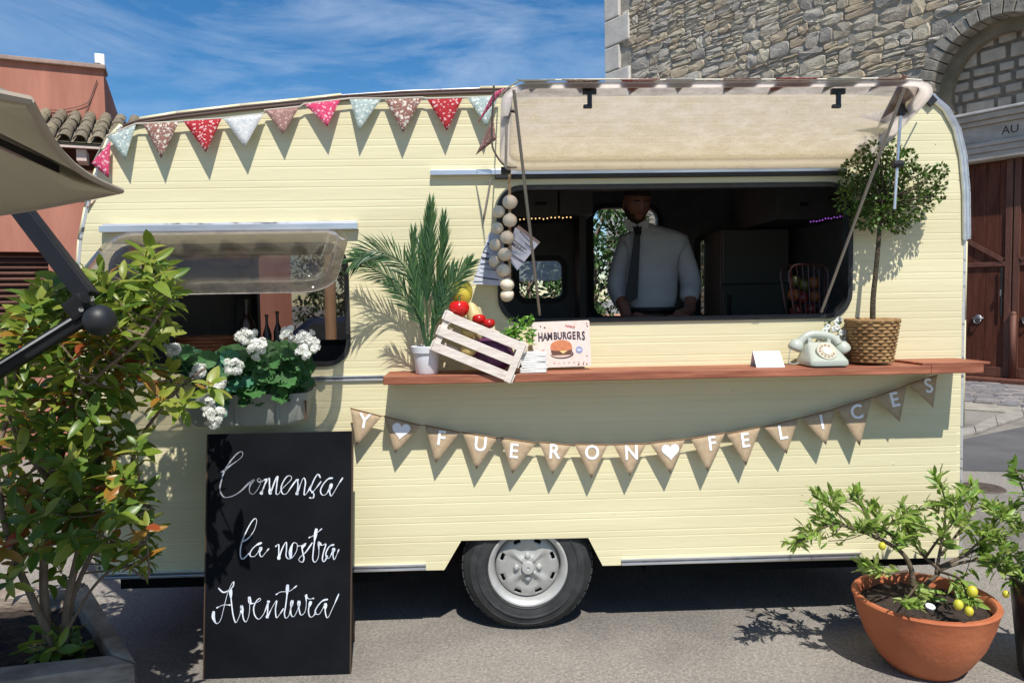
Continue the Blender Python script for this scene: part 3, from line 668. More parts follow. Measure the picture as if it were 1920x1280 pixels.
# ---- wheel
wc = Vector((P(990, 1080, .03).x, .03, .314)); WM = Matrix.Rotation(R(90), 3, 'X') @ Matrix.Diagonal((1.045, 1.045, 1.0))
whl = MB(); tp = [(.176, -.055), (.176, .006), (.186, .014), (.190, .018), (.194, .014), (.205, .016), (.226, .016), (.229, .020), (.234, .020), (.237, .014), (.262, .007), (.264, .009), (.268, .004), (.285, -.014), (.298, -.030), (.302, -.05), (.302, -.13), (.285, -.155), (.2, -.16)]
whl.lathe(tp, wc, 64, WM)
tyre = whl.build('tyre', mat('tyre_rubber', (.020, .021, .023), (.04, .042, .042), rough=.75, scale=12, bump=.3, bscale=30), car, smooth='auto')
m = MB()
for k in range(48):                                   # tread blocks
    a = k*2*math.pi/48
    for yy in (.045, .08, .115): m.rbox(wc+Vector((math.cos(a)*.314, yy, math.sin(a)*.314)), (.008, .028, .032), .002, Matrix.Rotation(-a, 3, 'Y'))
m.build('tread', MATS['tyre_rubber'], tyre)
rimm = mat('wheel_silver', (.42, .42, .41), (.55, .55, .53), rough=.42, metal=.35, scale=10)
m = MB(); rp = [(.150, -.045), (.155, -.015), (.160, .004), (.172, .010), (.180, .016), (.184, .010), (.182, -.02)]; N_ = 64; vs = []; fs = []
for r_, h_ in rp: vs += [wc+WM @ Vector((r_*math.cos(k*2*math.pi/N_), r_*math.sin(k*2*math.pi/N_), h_)) for k in range(N_)]
for i in range(len(rp)-1): fs += [(i*N_+k, i*N_+(k+1) % N_, (i+1)*N_+(k+1) % N_, (i+1)*N_+k) for k in range(N_)]
m.add(vs, fs); rim = m.build('rim', rimm, car, smooth=True)
m = MB(); rr = [.028, .05, .075, .098, .117, .134, .146, .152]; vs = []; fs = []; NN = 96
for j, r_ in enumerate(rr):
    for k in range(NN):
        a = k*2*math.pi/NN; sp = max(0, math.cos(4*(a-math.pi/4)))**3
        h_ = {0: .004, 1: -.012, 2: -.020, 3: -.014, 4: -.012, 5: -.018, 6: -.030, 7: -.045}[j]
        if 0 < j < 4: h_ += sp*(.014 if j < 3 else .005)
        vs.append(wc+WM @ Vector((r_*math.cos(a), r_*math.sin(a), h_)))
for j in range(len(rr)-1):
    for k in range(NN):
        if j == 4 and (k % 12) in (4, 5, 6, 7): continue
        fs.append((j*NN+k, j*NN+(k+1) % NN, (j+1)*NN+(k+1) % NN, (j+1)*NN+k))
m.add(vs, fs); dsc = m.build('wheel_disc', mat('wheel_disc_grey', (.34, .34, .32), (.42, .42, .40), rough=.45, metal=.3), car, smooth=True)
sm = dsc.modifiers.new('s', 'SOLIDIFY'); sm.thickness = .004
m = MB(); m.lathe([(.03, -.01), (.03, .014), (.026, .020), (.008, .021), (.006, .014), (0, .013)], wc, 24, WM); m.build('hub_cap', rimm, car, smooth='auto')
for k in range(4):
    a = R(45+90*k+45); q = wc+WM @ Vector((.052*math.cos(a), .052*math.sin(a), -.008)); m = MB(); m.lathe([(.013, -.01), (.013, .008), (.009, .013), (0, .014)], q, 6, WM); m.build('wheel_nut', rimm, car)
m = MB(); m.lathe([(.17, -.06), (.17, -.1), (0, -.1)], wc, 24, WM); m.build('brake_drum', under, car)
wc2 = wc+Vector((0, 1.9, 0)); m = MB(); m.lathe(tp, wc2, 32, WM); m.build('tyre', MATS['tyre_rubber'], car, smooth='auto')
# ---- serving shelf
sh_z = 1.272; SY = -.225
xs0, xs1 = P(718, 710, SY).x, P(1857, 692, SY).x; xm = P(1716, 690, -.1).x
shelf = None
for nm, a, b, dz in (('shelf_board', xs0, xm, 0), ('shelf_board', xm-.06, xs1, .0)):
    m = MB(); z1 = sh_z+(.006 if a > 0 else 0)
    if a > 0:
        q = [(a, -.0015), (a+.02, SY+.002), (b, SY), (b-.02, -.0015)]; m.prism([(x, y, sh_z+.0005) for x, y in q], (0, 0, .011)); m.build('shelf_board', wood, car, bevel=.002); m = MB(); m.prism([(xm+.0005, SY, sh_z-.038), (xs1-.03, SY, sh_z-.038), (xs1-.03, -.0015, sh_z-.038), (xm+.0005, -.0015, sh_z-.038)], (0, 0, .038)); m.build('shelf_board', wood, car, bevel=.003)
    else:
        m.prism([(a, SY, sh_z-.038), (b, SY, sh_z-.038), (b, -.0015, sh_z-.038), (a, -.0015, sh_z-.038)], (0, 0, .038)); m.build(nm, wood, car, bevel=.004)

# ---- interior
def ibox(name, px0, px1, py0, py1, Y0, Y1, m, parent=None, bv=.004):
    a, b = P(px0, (py0+py1)/2, Y0), P(px1, (py0+py1)/2, Y0); c, d = P((px0+px1)/2, py0, Y0), P((px0+px1)/2, py1, Y0)
    q = MB(); q.rbox(((a.x+b.x)/2, (Y0+Y1)/2, (c.z+d.z)/2), (b.x-a.x, Y1-Y0, c.z-d.z), bv); return q.build(name, m, parent)
cab = mat('cabinet_grey', (.13, .13, .125), (.11, .11, .105), rough=.5, scale=5)
c1 = ibox('overhead_cabinet', 905, 1046, 335, 405, 1.55, 2.05, cab, car); ibox('overhead_cabinet', 1049, 1112, 335, 402, 1.55, 2.05, cab, car)
q = P(1015, 382, 1.545); m = MB(); m.rbox(q, (.075, .02, .022), .005); m.build('cabinet_handle', blackp, car)
ibox('partition', 1088, 1100, 400, 800, 1.75, 2.05, cab, car)
c2 = ibox('overhead_cabinet', 1456, 1680, 320, 410, 1.1, 1.9, cab, car)
q = P(1508, 383, 1.09); m = MB(); m.rbox(q, (.05, .02, .02), .008); m.build('cabinet_handle', blackp, car); q = P(1560, 372, 1.09); m = MB(); m.rbox(q, (.04, .02, .02), .008); m.build('cabinet_handle', blackp, car)
# counters
def wbox(name, x0, x1, y0, y1, z0, z1, m, parent): q = MB(); q.rbox(((x0+x1)/2, (y0+y1)/2, (z0+z1)/2), (x1-x0, y1-y0, z1-z0), .004); return q.build(name, m, parent)
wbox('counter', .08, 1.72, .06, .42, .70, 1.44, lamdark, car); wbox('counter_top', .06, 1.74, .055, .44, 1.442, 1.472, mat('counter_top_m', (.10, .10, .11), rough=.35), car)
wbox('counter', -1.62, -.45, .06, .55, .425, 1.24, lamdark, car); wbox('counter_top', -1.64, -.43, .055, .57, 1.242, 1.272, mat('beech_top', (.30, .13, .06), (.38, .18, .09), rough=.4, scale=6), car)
# refrigerator
fx0, fx1 = P(1356, 500, 1.6).x, P(1480, 500, 1.6).x; fz = P(1400, 430, 1.6).z
fridge = thing('refrigerator', 'tall grey refrigerator inside the caravan behind the serving counter', 'refrigerator', ((fx0+fx1)/2, 1.8, .425))
fm = mat('fridge_grey', (.13, .135, .12), rough=.4); wbox('body', fx0, fx1, 1.66, 2.05, .426, fz, fm, fridge); wbox('door', fx0+.002, fx1-.002, 1.61, 1.657, .45, fz-.38, fm, fridge); wbox('freezer_door', fx0+.002, fx1-.002, 1.61, 1.657, fz-.37, fz-.002, fm, fridge); wbox('handle', fx0+.03, fx0+.05, 1.575, 1.607, 1.2, 1.6, black, fridge)
# basket of fruit on the counter, right
bx = P(1512, 560, .24).x; bk = thing('fruit_basket', 'dark red oval wire basket of fruit on the counter inside the serving window', 'basket', (bx, .24, 1.473))
m = MB(); l0 = rrect(-.105, .105, 0, .27, .06, 6); 
for yy in (-.05, .05): m.tube([Vector((bx+x*(.75+.25*z/.27), .24+yy+z*.12, 1.478+z)) for x, z in l0]+[Vector((bx+l0[0][0]*.75, .24+yy, 1.478))], .006, 6)
for k in range(7): x = -.09+.03*k; m.tube([(bx+x*.75, .19, 1.48), (bx+x, .224, 1.745)], .003, 5)
m.box((bx, .24, 1.479), (.15, .1, .01)); m.build('wire_frame', mat('dark_red', (.04, .008, .007), rough=.4), bk)
random.seed(5)
fr_m = [('orange', mat('orange_skin', (.22, .07, .015), rough=.5)), ('tomato', mat('tomato_skin', (.14, .012, .008), rough=.3)), ('apple', mat('green_apple', (.06, .07, .012), rough=.35))]
for k, (dx, dz, t) in enumerate([(-.045, .04, 1), (.03, .045, 1), (-.01, .105, 1), (.055, .11, 0), (-.055, .12, 0), (.0, .17, 2), (.05, .18, 0), (-.05, .19, 2)]):
    m = MB(); m.ball((bx+dx, .25+dz*.1, 1.475+dz), .032, 12, 8)
    tag(m.build(fr_m[t][0], fr_m[t][1], smooth=True), ['large tomato low left in the basket behind the serving window', 'large tomato low right in the basket behind the serving window', 'tomato above the two lowest in the dark red basket', 'orange at the right middle of the dark red basket', 'orange at the left middle of the dark red basket', 'green apple near the top centre of the dark red basket', 'orange near the top right of the dark red basket', 'green apple at the top left of the dark red basket'][k], fr_m[t][0])
# fairy lights
for nm, a, b, Yb, c, lab in (('warm', (975, 412), (1070, 407), 1.5, (1, .6, .22), 'row of tiny warm lights under the overhead cabinet'), ('violet', (1520, 416), (1592, 403), .9, (.55, .12, 1), 'violet light string under the right cabinet inside the caravan')):
    A_, B_ = P(*a, Yb), P(*b, Yb); t = thing('light_string', lab, 'string lights', A_); m = MB(); m.tube([A_+Vector((0, .01, .006)), B_+Vector((0, .01, .006))], .002, 5); m.build('wire', black, t)
    em = emit('bulb_'+nm, c, 1.6 if nm == 'warm' else .45)
    nb = 14
    for k in range(nb): m = MB(); m.ball(A_.lerp(B_, k/(nb-1))+Vector((0, 0, rnd(-.004, .004))), .0048, 6, 4); m.build('bulb', em, t)
# bottles behind left window
for k, (px, py, hgt, c, lab) in enumerate([(500, 600, .17, (.02, .02, .02), 'dark pump bottle inside the left window'), (520, 594, .2, (.015, .012, .01), 'tall dark bottle nearest the flowers inside the left window'), (462, 572, .26, (.03, .015, .01), 'big dark flask inside the left window beside the bottles')]):
    q = P(px, py, .45); zb = 1.273; r_ = .022 if k < 2 else .04; ht = q.z-zb+.03; m = MB(); m.lathe([(r_, 0), (r_, ht*.62), (r_*.5, ht*.75), (r_*.32, ht*.8), (r_*.32, ht*.95), (r_*.42, ht*.95), (r_*.42, ht), (0, ht)], (q.x, .45, zb), 14)
    tag(m.build('bottle', mat('bottle_%d_m' % k, c, rough=.2), smooth='auto'), lab, 'bottle')
q = P(390, 620, .4); bsk = thing('wicker_basket', 'brown wicker bread basket inside the left window', 'basket', (q.x, .4, 1.273)); m = MB()
wk = mat('wicker', (.12, .05, .02), (.20, .09, .04), rough=.8, scale=40)
for k in range(9): m.tube([(q.x+(.11+.006*k)*math.cos(t*math.pi/8), .4+(.08+.005*k)*math.sin(t*math.pi/8), 1.283+k*.018) for t in range(17)], .009, 6)
m.build('weave', wk, bsk); m = MB(); m.lathe([(.11, 0), (.11, .01)], (q.x, .4, 1.2735), 16, Matrix.Diagonal((1, .75, 1))); m.build('base', wk, bsk)

# ================================================================== PERSON
def skin_body(name, joints, edges, m, parent=None, sub=2, loc=None):
    me = bpy.data.meshes.new(name); off = WL.get(parent, Vector()) if parent else Vector()
    me.from_pydata([Vector(j[0])-off for j in joints], edges, []); me.materials.append(m)
    o = bpy.data.objects.new(name, me); COL.objects.link(o)
    sk = o.modifiers.new('skin', 'SKIN'); sk.use_smooth_shade = True
    for i, j in enumerate(joints):
        v = me.skin_vertices[0].data[i]; r = j[1]; v.radius = r if isinstance(r, tuple) else (r, r); v.use_root = (i == 0)
    ss = o.modifiers.new('sub', 'SUBSURF'); ss.levels = sub; ss.render_levels = sub
    if parent: o.parent = parent
    WL[o] = off.copy(); return o
PY = .92; hc = P(1190, 385, PY); sx = P(1220, 460, PY).x; SC = .0314/10   # metres per px there
neckz = P(1200, 425, PY).z; shz = P(1220, 447, PY).z; belt = P(1200, 572, PY).z; floor_z = .425
man = thing('person', 'person in white shirt and black tie leaning on the counter inside the caravan', 'person', (sx, PY, floor_z))
skin = mat('skin', (.20, .085, .055), (.24, .105, .07), rough=.55, scale=10)
shirt = mat('white_shirt', (.46, .455, .46), (.40, .395, .40), rough=.85, scale=7, bump=2.2, bscale=7, stretch=(1, 1, 1.6))
trous = mat('black_trousers', (.012, .012, .014), rough=.85); hairm = mat('dark_hair', (.02, .012, .008), rough=.8)
pel = (sx, PY, belt-.08); J = [(pel, (.11, .075)), ((sx, PY, belt+.12), (.11, .075)), ((sx, PY, shz-.14), (.16, .11)), ((sx-.005, PY, shz-.05), (.085, .07)), ((hc.x+.028, PY-.01, neckz), (.055, .055)), ((hc.x+.008, PY-.03, neckz+.06), (.05, .055))]
xl, xr = P(1166, 450, PY).x, P(1280, 450, PY).x
J += [((xl+.03, PY, shz-.035), .058), ((xl-.035, PY, shz-.27), .045), ((xl+.0, PY-.18, belt-.09), .032), ((xl+.02, PY-.36, 1.50), .024),
      ((xr-.02, PY, shz-.035), .058), ((xr+.05, PY, shz-.27), .045), ((P(1290, 575, PY-.1).x, PY-.14, belt-.04), .034), ((P(1262, 590, PY-.3).x, PY-.36, 1.50), .024),
      ((sx-.10, PY, belt-.18), .085), ((sx-.11, PY, .92), .055), ((sx-.11, PY+.01, .52), .038), ((sx-.12, PY-.12, .465), .035),
      ((sx+.10, PY, belt-.18), .085), ((sx+.11, PY, .92), .055), ((sx+.11, PY+.01, .52), .038), ((sx+.12, PY-.12, .465), .035)]
Ed = [(0, 1), (1, 2), (2, 3), (3, 4), (4, 5), (3, 6), (6, 7), (7, 8), (8, 9), (3, 10), (10, 11), (11, 12), (12, 13), (0, 14), (14, 15), (15, 16), (16, 17), (0, 18), (18, 19), (19, 20), (20, 21)]
body = skin_body('body', J, Ed, skin, man)
# head with face
def head(c, parent, w=.078, h=.118, yaw=8):
    bm = bmesh.new(); bmesh.ops.create_uvsphere(bm, u_segments=28, v_segments=22, radius=1)
    RY = Matrix.Rotation(R(yaw), 3, 'Z') @ Matrix.Rotation(R(12), 3, 'X')
    for v in bm.verts:
        x, y, z = v.co; k = 1
        jaw = max(0, -z); X = x*w*(1-.30*jaw**1.5); Y = y*(.098-.018*jaw); Z = z*h
        if y < 0:
            f = -y
            nose = math.exp(-((x/.16)**2)-(((z+.12)/.20)**2))*.022*f; brow = math.exp(-((z-.12)/.10)**2)*.006*f*(abs(x) < .7)
            eye = (math.exp(-(((x-.36)/.17)**2)-((z-.0)/.10)**2)+math.exp(-(((x+.36)/.17)**2)-((z-.0)/.10)**2))*.008
            lip = math.exp(-((x/.28)**2)-(((z+.47)/.07)**2))*.006; chin = math.exp(-((x/.3)**2)-(((z+.85)/.18)**2))*.014
            Y -= nose+brow-eye+lip+chin
        v.co = RY @ Vector((X, Y, Z)) + c - WL[parent]
    me = bpy.data.meshes.new('head'); bm.to_mesh(me); bm.free(); me.materials.append(skin); me.polygons.foreach_set('use_smooth', [True]*len(me.polygons))
    o = bpy.data.objects.new('head', me); COL.objects.link(o); o.parent = parent; WL[o] = WL[parent].copy()
    T = lambda x, y, z: RY @ Vector((x, y, z)) + c
    for s_ in (-1, 1):
        m = MB(); m.ball(T(s_*.030, -.083, .002), .0095, 10, 6); m.build('eye', mat('eye_white', (.22, .20, .20), rough=.2), o, smooth=True)
        m = MB(); m.ball(T(s_*.030, -.0915, .002), .0038, 8, 5); m.build('iris', mat('iris_dark', (.02, .012, .01), rough=.2), o)
        m = MB(); m.tube([T(s_*.015, -.098, .018), T(s_*.032, -.096, .022), T(s_*.047, -.085, .016)], .0035, 6); m.build('eyebrow', hairm, o)
        m = MB(); m.ball(T(s_*w*.98, .0, -.005), .026, 10, 8, (.35, .65, 1.1)); m.build('ear', skin, o, smooth=True)
    m = MB(); m.tube([T(-.024, -.094, -.052), T(0, -.102, -.053), T(.024, -.094, -.052)], [.002, .0045, .002], 6); m.build('mouth', mat('lips', (.20, .06, .05), rough=.5), o, smooth=True)
    bm = bmesh.new(); bmesh.ops.create_uvsphere(bm, u_segments=28, v_segments=20, radius=1)
    bmesh.ops.delete(bm, geom=[v for v in bm.verts if v.co.z > -.38+.5*max(0, abs(v.co.x)-.55)*2 or v.co.y > .25 or (abs(v.co.x) < .22 and v.co.z > -.62 and v.co.y < 0)], context='VERTS')
    for v in bm.verts:
        x, y, z = v.co; jaw = -z; v.co = RY @ Vector((x*w*(1-.30*jaw**1.5)*1.04, y*(.098-.018*jaw)*1.05-(.014*math.exp(-((x/.3)**2)-(((z+.85)/.18)**2)) if y < 0 else 0), z*h*1.02)) + c
    bm.verts.index_update(); bd = MB(); bd.add([v.co.copy() for v in bm.verts], [tuple(v.index for v in f.verts) for f in bm.faces]); bm.free(); bd.build('beard', mat('stubble', (.06, .03, .02), rough=.9), o, smooth=True)
    hb = MB(); vs = []; fs = []
    bm = bmesh.new(); bmesh.ops.create_uvsphere(bm, u_segments=24, v_segments=16, radius=1)
    bmesh.ops.delete(bm, geom=[v for v in bm.verts if v.co.z < .30-.75*(v.co.y > .0)*min(1, v.co.y*2)], context='VERTS')
    for v in bm.verts: v.co = RY @ Vector((v.co.x*w*1.05, v.co.y*.103, v.co.z*h*1.05)) + c
    bm.verts.index_update(); hb.add([v.co.copy() for v in bm.verts], [tuple(v.index for v in f.verts) for f in bm.faces]); bm.free(); hb.build('hair', hairm, o, smooth=True)
    return o
head(Vector((hc.x, PY-.05, P(1190, 383, PY).z)), man)
# hands resting on the counter, five fingers each
def hand(wp, parent, sgn):
    j = [((wp.x, wp.y, wp.z), .024), ((wp.x, wp.y-.045, wp.z-.008), (.036, .014)), ((wp.x, wp.y-.085, wp.z-.010), (.038, .012))]
    e = [(0, 1), (1, 2)]; skin_body('hand', j, e, skin, parent, 2)
    for k, (dx, L_) in enumerate([(-.030, .062), (-.010, .074), (.010, .070), (.028, .055)]):
        b = Vector((wp.x+dx, wp.y-.080, wp.z-.010)); skin_body('finger', [(b, .0085), (b+Vector((dx*.15, -L_*.5, .006)), .008), (b+Vector((dx*.25, -L_, -.008)), .0065)], [(0, 1), (1, 2)], skin, parent, 1)
    b = Vector((wp.x+sgn*.026, wp.y-.03, wp.z-.008)); skin_body('thumb', [(b, .011), (b+Vector((sgn*.028, -.022, -.002)), .010), (b+Vector((sgn*.036, -.052, -.006)), .008)], [(0, 1), (1, 2)], skin, parent, 1)
hand(Vector((xl+.02, PY-.37, 1.50)), man, 1); hand(Vector((P(1262, 590, PY-.3).x, PY-.37, 1.50)), man, -1)
xs = lambda r, k=1.0: tuple(a*k for a in r) if isinstance(r, tuple) else r*k
SJ = [((sx, PY, belt-.10), (.168, .118)), ((sx, PY, belt+.12), (.170, .125)), ((sx, PY, shz-.14), (.178, .128)), ((sx-.005, PY, shz-.025), (.125, .11)), ((hc.x+.030, PY-.005, neckz-.005), (.062, .062)),
      ((xl+.03, PY, shz-.035), .074), ((xl-.038, PY, shz-.27), .066), ((xl-.01, PY-.08, belt+.0), .056), ((xr-.02, PY, shz-.035), .074), ((xr+.052, PY, shz-.27), .068), ((P(1292, 560, PY-.1).x, PY-.09, belt+.02), .060)]
sh_ = skin_body('shirt', SJ, [(0, 1), (1, 2), (2, 3), (3, 4), (3, 5), (5, 6), (6, 7), (3, 8), (8, 9), (9, 10)], shirt, man)
TJ = [((sx, PY, belt-.03), (.180, .125)), ((sx-.10, PY, belt-.2), .10), ((sx-.11, PY, .92), .075), ((sx-.11, PY+.01, .50), .06), ((sx+.10, PY, belt-.2), .10), ((sx+.11, PY, .92), .075), ((sx+.11, PY+.01, .50), .06)]
skin_body('trousers', TJ, [(0, 1), (1, 2), (2, 3), (0, 4), (4, 5), (5, 6)], trous, man)
ty = PY-.128; kx = P(1196, 428, ty).x
m = MB(); kt = P(1196, 424, ty-.02); bt = P(1182, 566, ty)
m.prism([kt+Vector((-.026, .03, 0)), kt+Vector((.026, .03, 0)), kt+Vector((.016, .0, -.05)), kt+Vector((-.016, .0, -.05))], (0, -.014, 0))
m.prism([Vector((kt.x-.016, ty+.0, kt.z-.045)), Vector((kt.x+.018, ty+.0, kt.z-.045)), Vector((bt.x+.038, ty-.006, bt.z+.02)), Vector((bt.x+.002, ty-.006, bt.z-.0)), Vector((bt.x-.032, ty-.006, bt.z+.02))], (0, -.008, 0)); m.build('tie', mat('tie_black', (.008, .008, .01), rough=.6), man)
for s_ in (-1, 1):
    m = MB(); m.prism([kt+Vector((0, .025, .012)), kt+Vector((s_*.075, .045, .050)), kt+Vector((s_*.068, .035, -.005)), kt+Vector((s_*.03, .012, -.035))], (0, -.008, 0)); m.build('collar', shirt, man, bevel=.002)
m = MB(); m.tube([(sx+.155*math.cos(t*math.pi/12), PY+.112*math.sin(t*math.pi/12), belt-.03) for t in range(25)], .018, 8); m.build('belt', blackp, man)
for s_ in (-1, 1): m = MB(); m.rbox((sx+s_*.115, PY-.06, .463), (.09, .27, .07), .025); m.build('shoe', blackp, man)

# ================================================================== BUNTINGS
flw = {'teal': floral('teal_floral', (.42, .50, .47), (.70, .72, .66), (.20, .28, .30), 60), 'brown': floral('brown_floral', (.28, .13, .10), (.70, .62, .54), (.50, .52, .46), 55),
       'red': floral('red_floral', (.42, .022, .03), (.74, .45, .45), (.30, .012, .02), 75), 'pale': floral('pale_floral', (.62, .62, .62), (.72, .70, .66), (.38, .44, .48), 60),
       'mauve': floral('mauve_floral', (.34, .19, .16), (.62, .42, .38), (.22, .10, .09), 90), 'pink': floral('pink_floral', (.62, .05, .14), (.80, .48, .52), (.70, .20, .28), 60)}
clothname = {'teal': 'teal and white floral flag', 'brown': 'brown flag with white flowers', 'red': 'red flag dotted with white', 'pale': 'pale grey floral flag', 'mauve': 'small patterned mauve flag', 'pink': 'bright pink floral flag'}
bt1 = thing('floral_bunting', 'bunting of floral cotton flags strung along the roof edge of the caravan', 'bunting', P(560, 195, -.03))
def flagmesh(a, b, c, par, m, name='flag', bulge=.012, n=6, thick=.0015):
    """triangle a b (top) c (tip), slightly curled"""
    a, b, c = Vector(a), Vector(b), Vector(c); nrm = (b-a).cross(c-a).normalized()
    if nrm.y > 0: nrm = -nrm
    vs = []; fs = []; idx = {}
    cu = rnd(-1, 1)
    for i in range(n+1):
        for j in range(n+1-i):
            s_, t = i/n, j/n; p = a.lerp(b, 0) + (b-a)*t + (c-a)*s_
            w_ = math.sin(math.pi*min(1, t+s_*.5))*bulge*(s_**.5) * (.6+.4*cu); idx[(i, j)] = len(vs); vs.append(p+nrm*w_)
    for i in range(n):
        for j in range(n-i):
            fs.append((idx[(i, j)], idx[(i, j+1)], idx[(i+1, j)]))
            if j < n-i-1: fs.append((idx[(i, j+1)], idx[(i+1, j+1)], idx[(i+1, j)]))
    q = MB(); q.add(vs, fs); o = q.build(name, m, par, smooth=True); s_ = o.modifiers.new('s', 'SOLIDIFY'); s_.thickness = thick; return o
FL = [((200, 255), (255, 232), (236, 300), 'teal'), ((268, 232), (336, 228), (303, 298), 'brown'), ((343, 227), (416, 222), (388, 288), 'red'), ((418, 222), (494, 213), (461, 278), 'pale'), ((496, 207), (562, 200), (531, 253), 'mauve'),
      ((570, 195), (638, 187), (615, 240), 'pink'), ((655, 185), (715, 185), (674, 246), 'teal'), ((720, 185), (792, 183), (756, 250), 'brown'), ((800, 185), (868, 183), (838, 246), 'red'), ((876, 183), (935, 180), (912, 240), 'teal')]
for i, (a, b, c, k) in enumerate(FL):
    o = flagmesh(P(*a, -.03), P(*b, -.03), P(*c, -.062), bt1, flw[k]); o['label'] = clothname[k]
sp = [P(176, 302, .02)]+[q for f in FL for q in (P(*f[0], -.03), P(*f[1], -.03))]+[P(955, 163, -.45), T2(pb(975, 153, -.62).x, ln2+.004, .006)]+[T2(pb(x, 152, -.62).x, ln2+.004+rnd(-.004, .004), .006) for x in range(1040, 1730, 70)]+[T2(pb(1735, 165, -.6).x, ln2-.04, .03), P(1745, 172, -.08)]
m = MB(); m.tube(sp, .0035, 5); m.build('string', mat('cotton_tape', (.66, .60, .50), rough=.9), bt1)
o = flagmesh(P(171, 306, -.03), P(207, 266, -.03), P(204, 334, -.04), bt1, flw['pink']); o['label'] = 'pink flag on the caravan corner'
o = flagmesh(P(158, 378, .05), P(182, 372, .0), P(166, 392, -.01), bt1, flw['brown']); o['label'] = 'flag end below the pink corner flag'
o = flagmesh(P(925, 175, -.30), P(948, 164, -.44), P(898, 232, -.12), bt1, flw['pink']); o['label'] = 'pink flag bunched at the hatch corner'
o = flagmesh(P(925, 220, -.14), P(930, 262, -.12), P(893, 291, -.06), bt1, flw['mauve']); o['label'] = 'dark flag hanging behind the hatch corner'
# flags lying on top of the lifted pane
for i, (x0, x1, xt, dn, k) in enumerate([(968, 1040, 1000, .10, 'teal'), (1052, 1130, 1096, .13, 'brown'), (1160, 1235, 1192, .17, 'red'), (1245, 1300, 1285, .15, 'pale'), (1352, 1425, 1374, .17, 'mauve'), (1450, 1530, 1462, .19, 'red'), (1545, 1610, 1566, .17, 'teal'), (1640, 1700, 1655, .14, 'mauve')]):
    X = lambda x: pb(x, 155, -.6).x
    o = flagmesh(T2(X(x0), ln2+.010, .004), T2(X(x1), ln2+.010, .004), T2(X(xt), ln2-.045-dn*.42, .048), bt1, flw[k], bulge=.004); o['label'] = clothname[k]+' lying on the lifted pane'
o = flagmesh(T2(pb(1700, 165, -.6).x, ln2-.03, .05), T2(pb(1738, 180, -.5).x, ln2-.12, .05), T2(pb(1690, 205, -.45).x, ln2-.34, .06), bt1, flw['mauve']); o['label'] = 'rust coloured flag at the right corner of the lifted pane'
o = flagmesh(P(1694, 196, -.30), P(1688, 240, -.30), P(1608, 220, -.26), bt1, flw['pale']); o['label'] = 'grey flag blown sideways beside the right clamp'

def burlap():
    m = mat('burlap', (.58, .42, .26), (.68, .52, .34), rough=.95, scale=60)
    N, L = m.node_tree.nodes, m.node_tree.links; t = N.new('ShaderNodeTexCoord'); bs = N['Principled BSDF']
    w1_ = N.new('ShaderNodeTexWave'); w1_.inputs['Scale'].default_value = 130; w1_.bands_direction = 'X'; w2_ = N.new('ShaderNodeTexWave'); w2_.inputs['Scale'].default_value = 130; w2_.bands_direction = 'Z'
    ad = N.new('ShaderNodeMath'); L.new(t.outputs['Object'], w1_.inputs[0]); L.new(t.outputs['Object'], w2_.inputs[0]); L.new(w1_.outputs[1], ad.inputs[0]); L.new(w2_.outputs[1], ad.inputs[1])
    bp = N.new('ShaderNodeBump'); bp.inputs['Strength'].default_value = .7; bp.inputs['Distance'].default_value = .002; L.new(ad.outputs[0], bp.inputs['Height']); L.new(bp.outputs[0], bs.inputs['Normal']); return m
bur = burlap(); bur_e = mat('burlap_edge', (.24, .14, .07), rough=.95)
BL = [('Y', (657, 765), (716, 780), (668, 836)), ('♥', (720, 780), (788, 797), (741, 850)), ('F', (797, 797), (862, 810), (817, 868)), ('U', (867, 810), (933, 821), (893, 880)), ('E', (938, 820), (1005, 830), (961, 888)),
      ('R', (1010, 828), (1072, 834), (1036, 889)), ('O', (1077, 832), (1140, 833), (1109, 897)), ('N', (1150, 833), (1212, 831), (1181, 893)), ('♥', (1218, 830), (1285, 823), (1257, 888)), ('F', (1295, 822), (1360, 811), (1327, 884)),
      ('E', (1362, 813), (1426, 800), (1399, 873)), ('L', (1432, 800), (1497, 784), (1475, 851)), ('I', (1502, 783), (1567, 766), (1549, 834)), ('C', (1568, 765), (1635, 745), (1612, 836)), ('E', (1638, 745), (1700, 722), (1687, 791)), ('S', (1703, 720), (1757, 703), (1750, 764))]
LP = {0: (683, 790), 1: (752, 806), 2: (827, 822), 3: (901, 833), 4: (963, 846), 5: (1039, 847), 6: (1110, 849), 7: (1184, 849), 8: (1257, 845), 9: (1335, 832), 10: (1397, 826), 11: (1467, 811), 12: (1541, 792), 13: (1606, 773), 14: (1677, 750), 15: (1741, 724)}
bt2 = thing('burlap_bunting', 'burlap bunting with white letters hung below the serving shelf', 'bunting', P(1200, 830, -.03))
lw = mat('letter_white', (.86, .86, .88), rough=.6)
m = MB(); m.tube([q for _, a, b, c in BL for q in (P(*a, -.052), P(*b, -.052))], .0022, 5); m.build('string', bur_e, bt2)
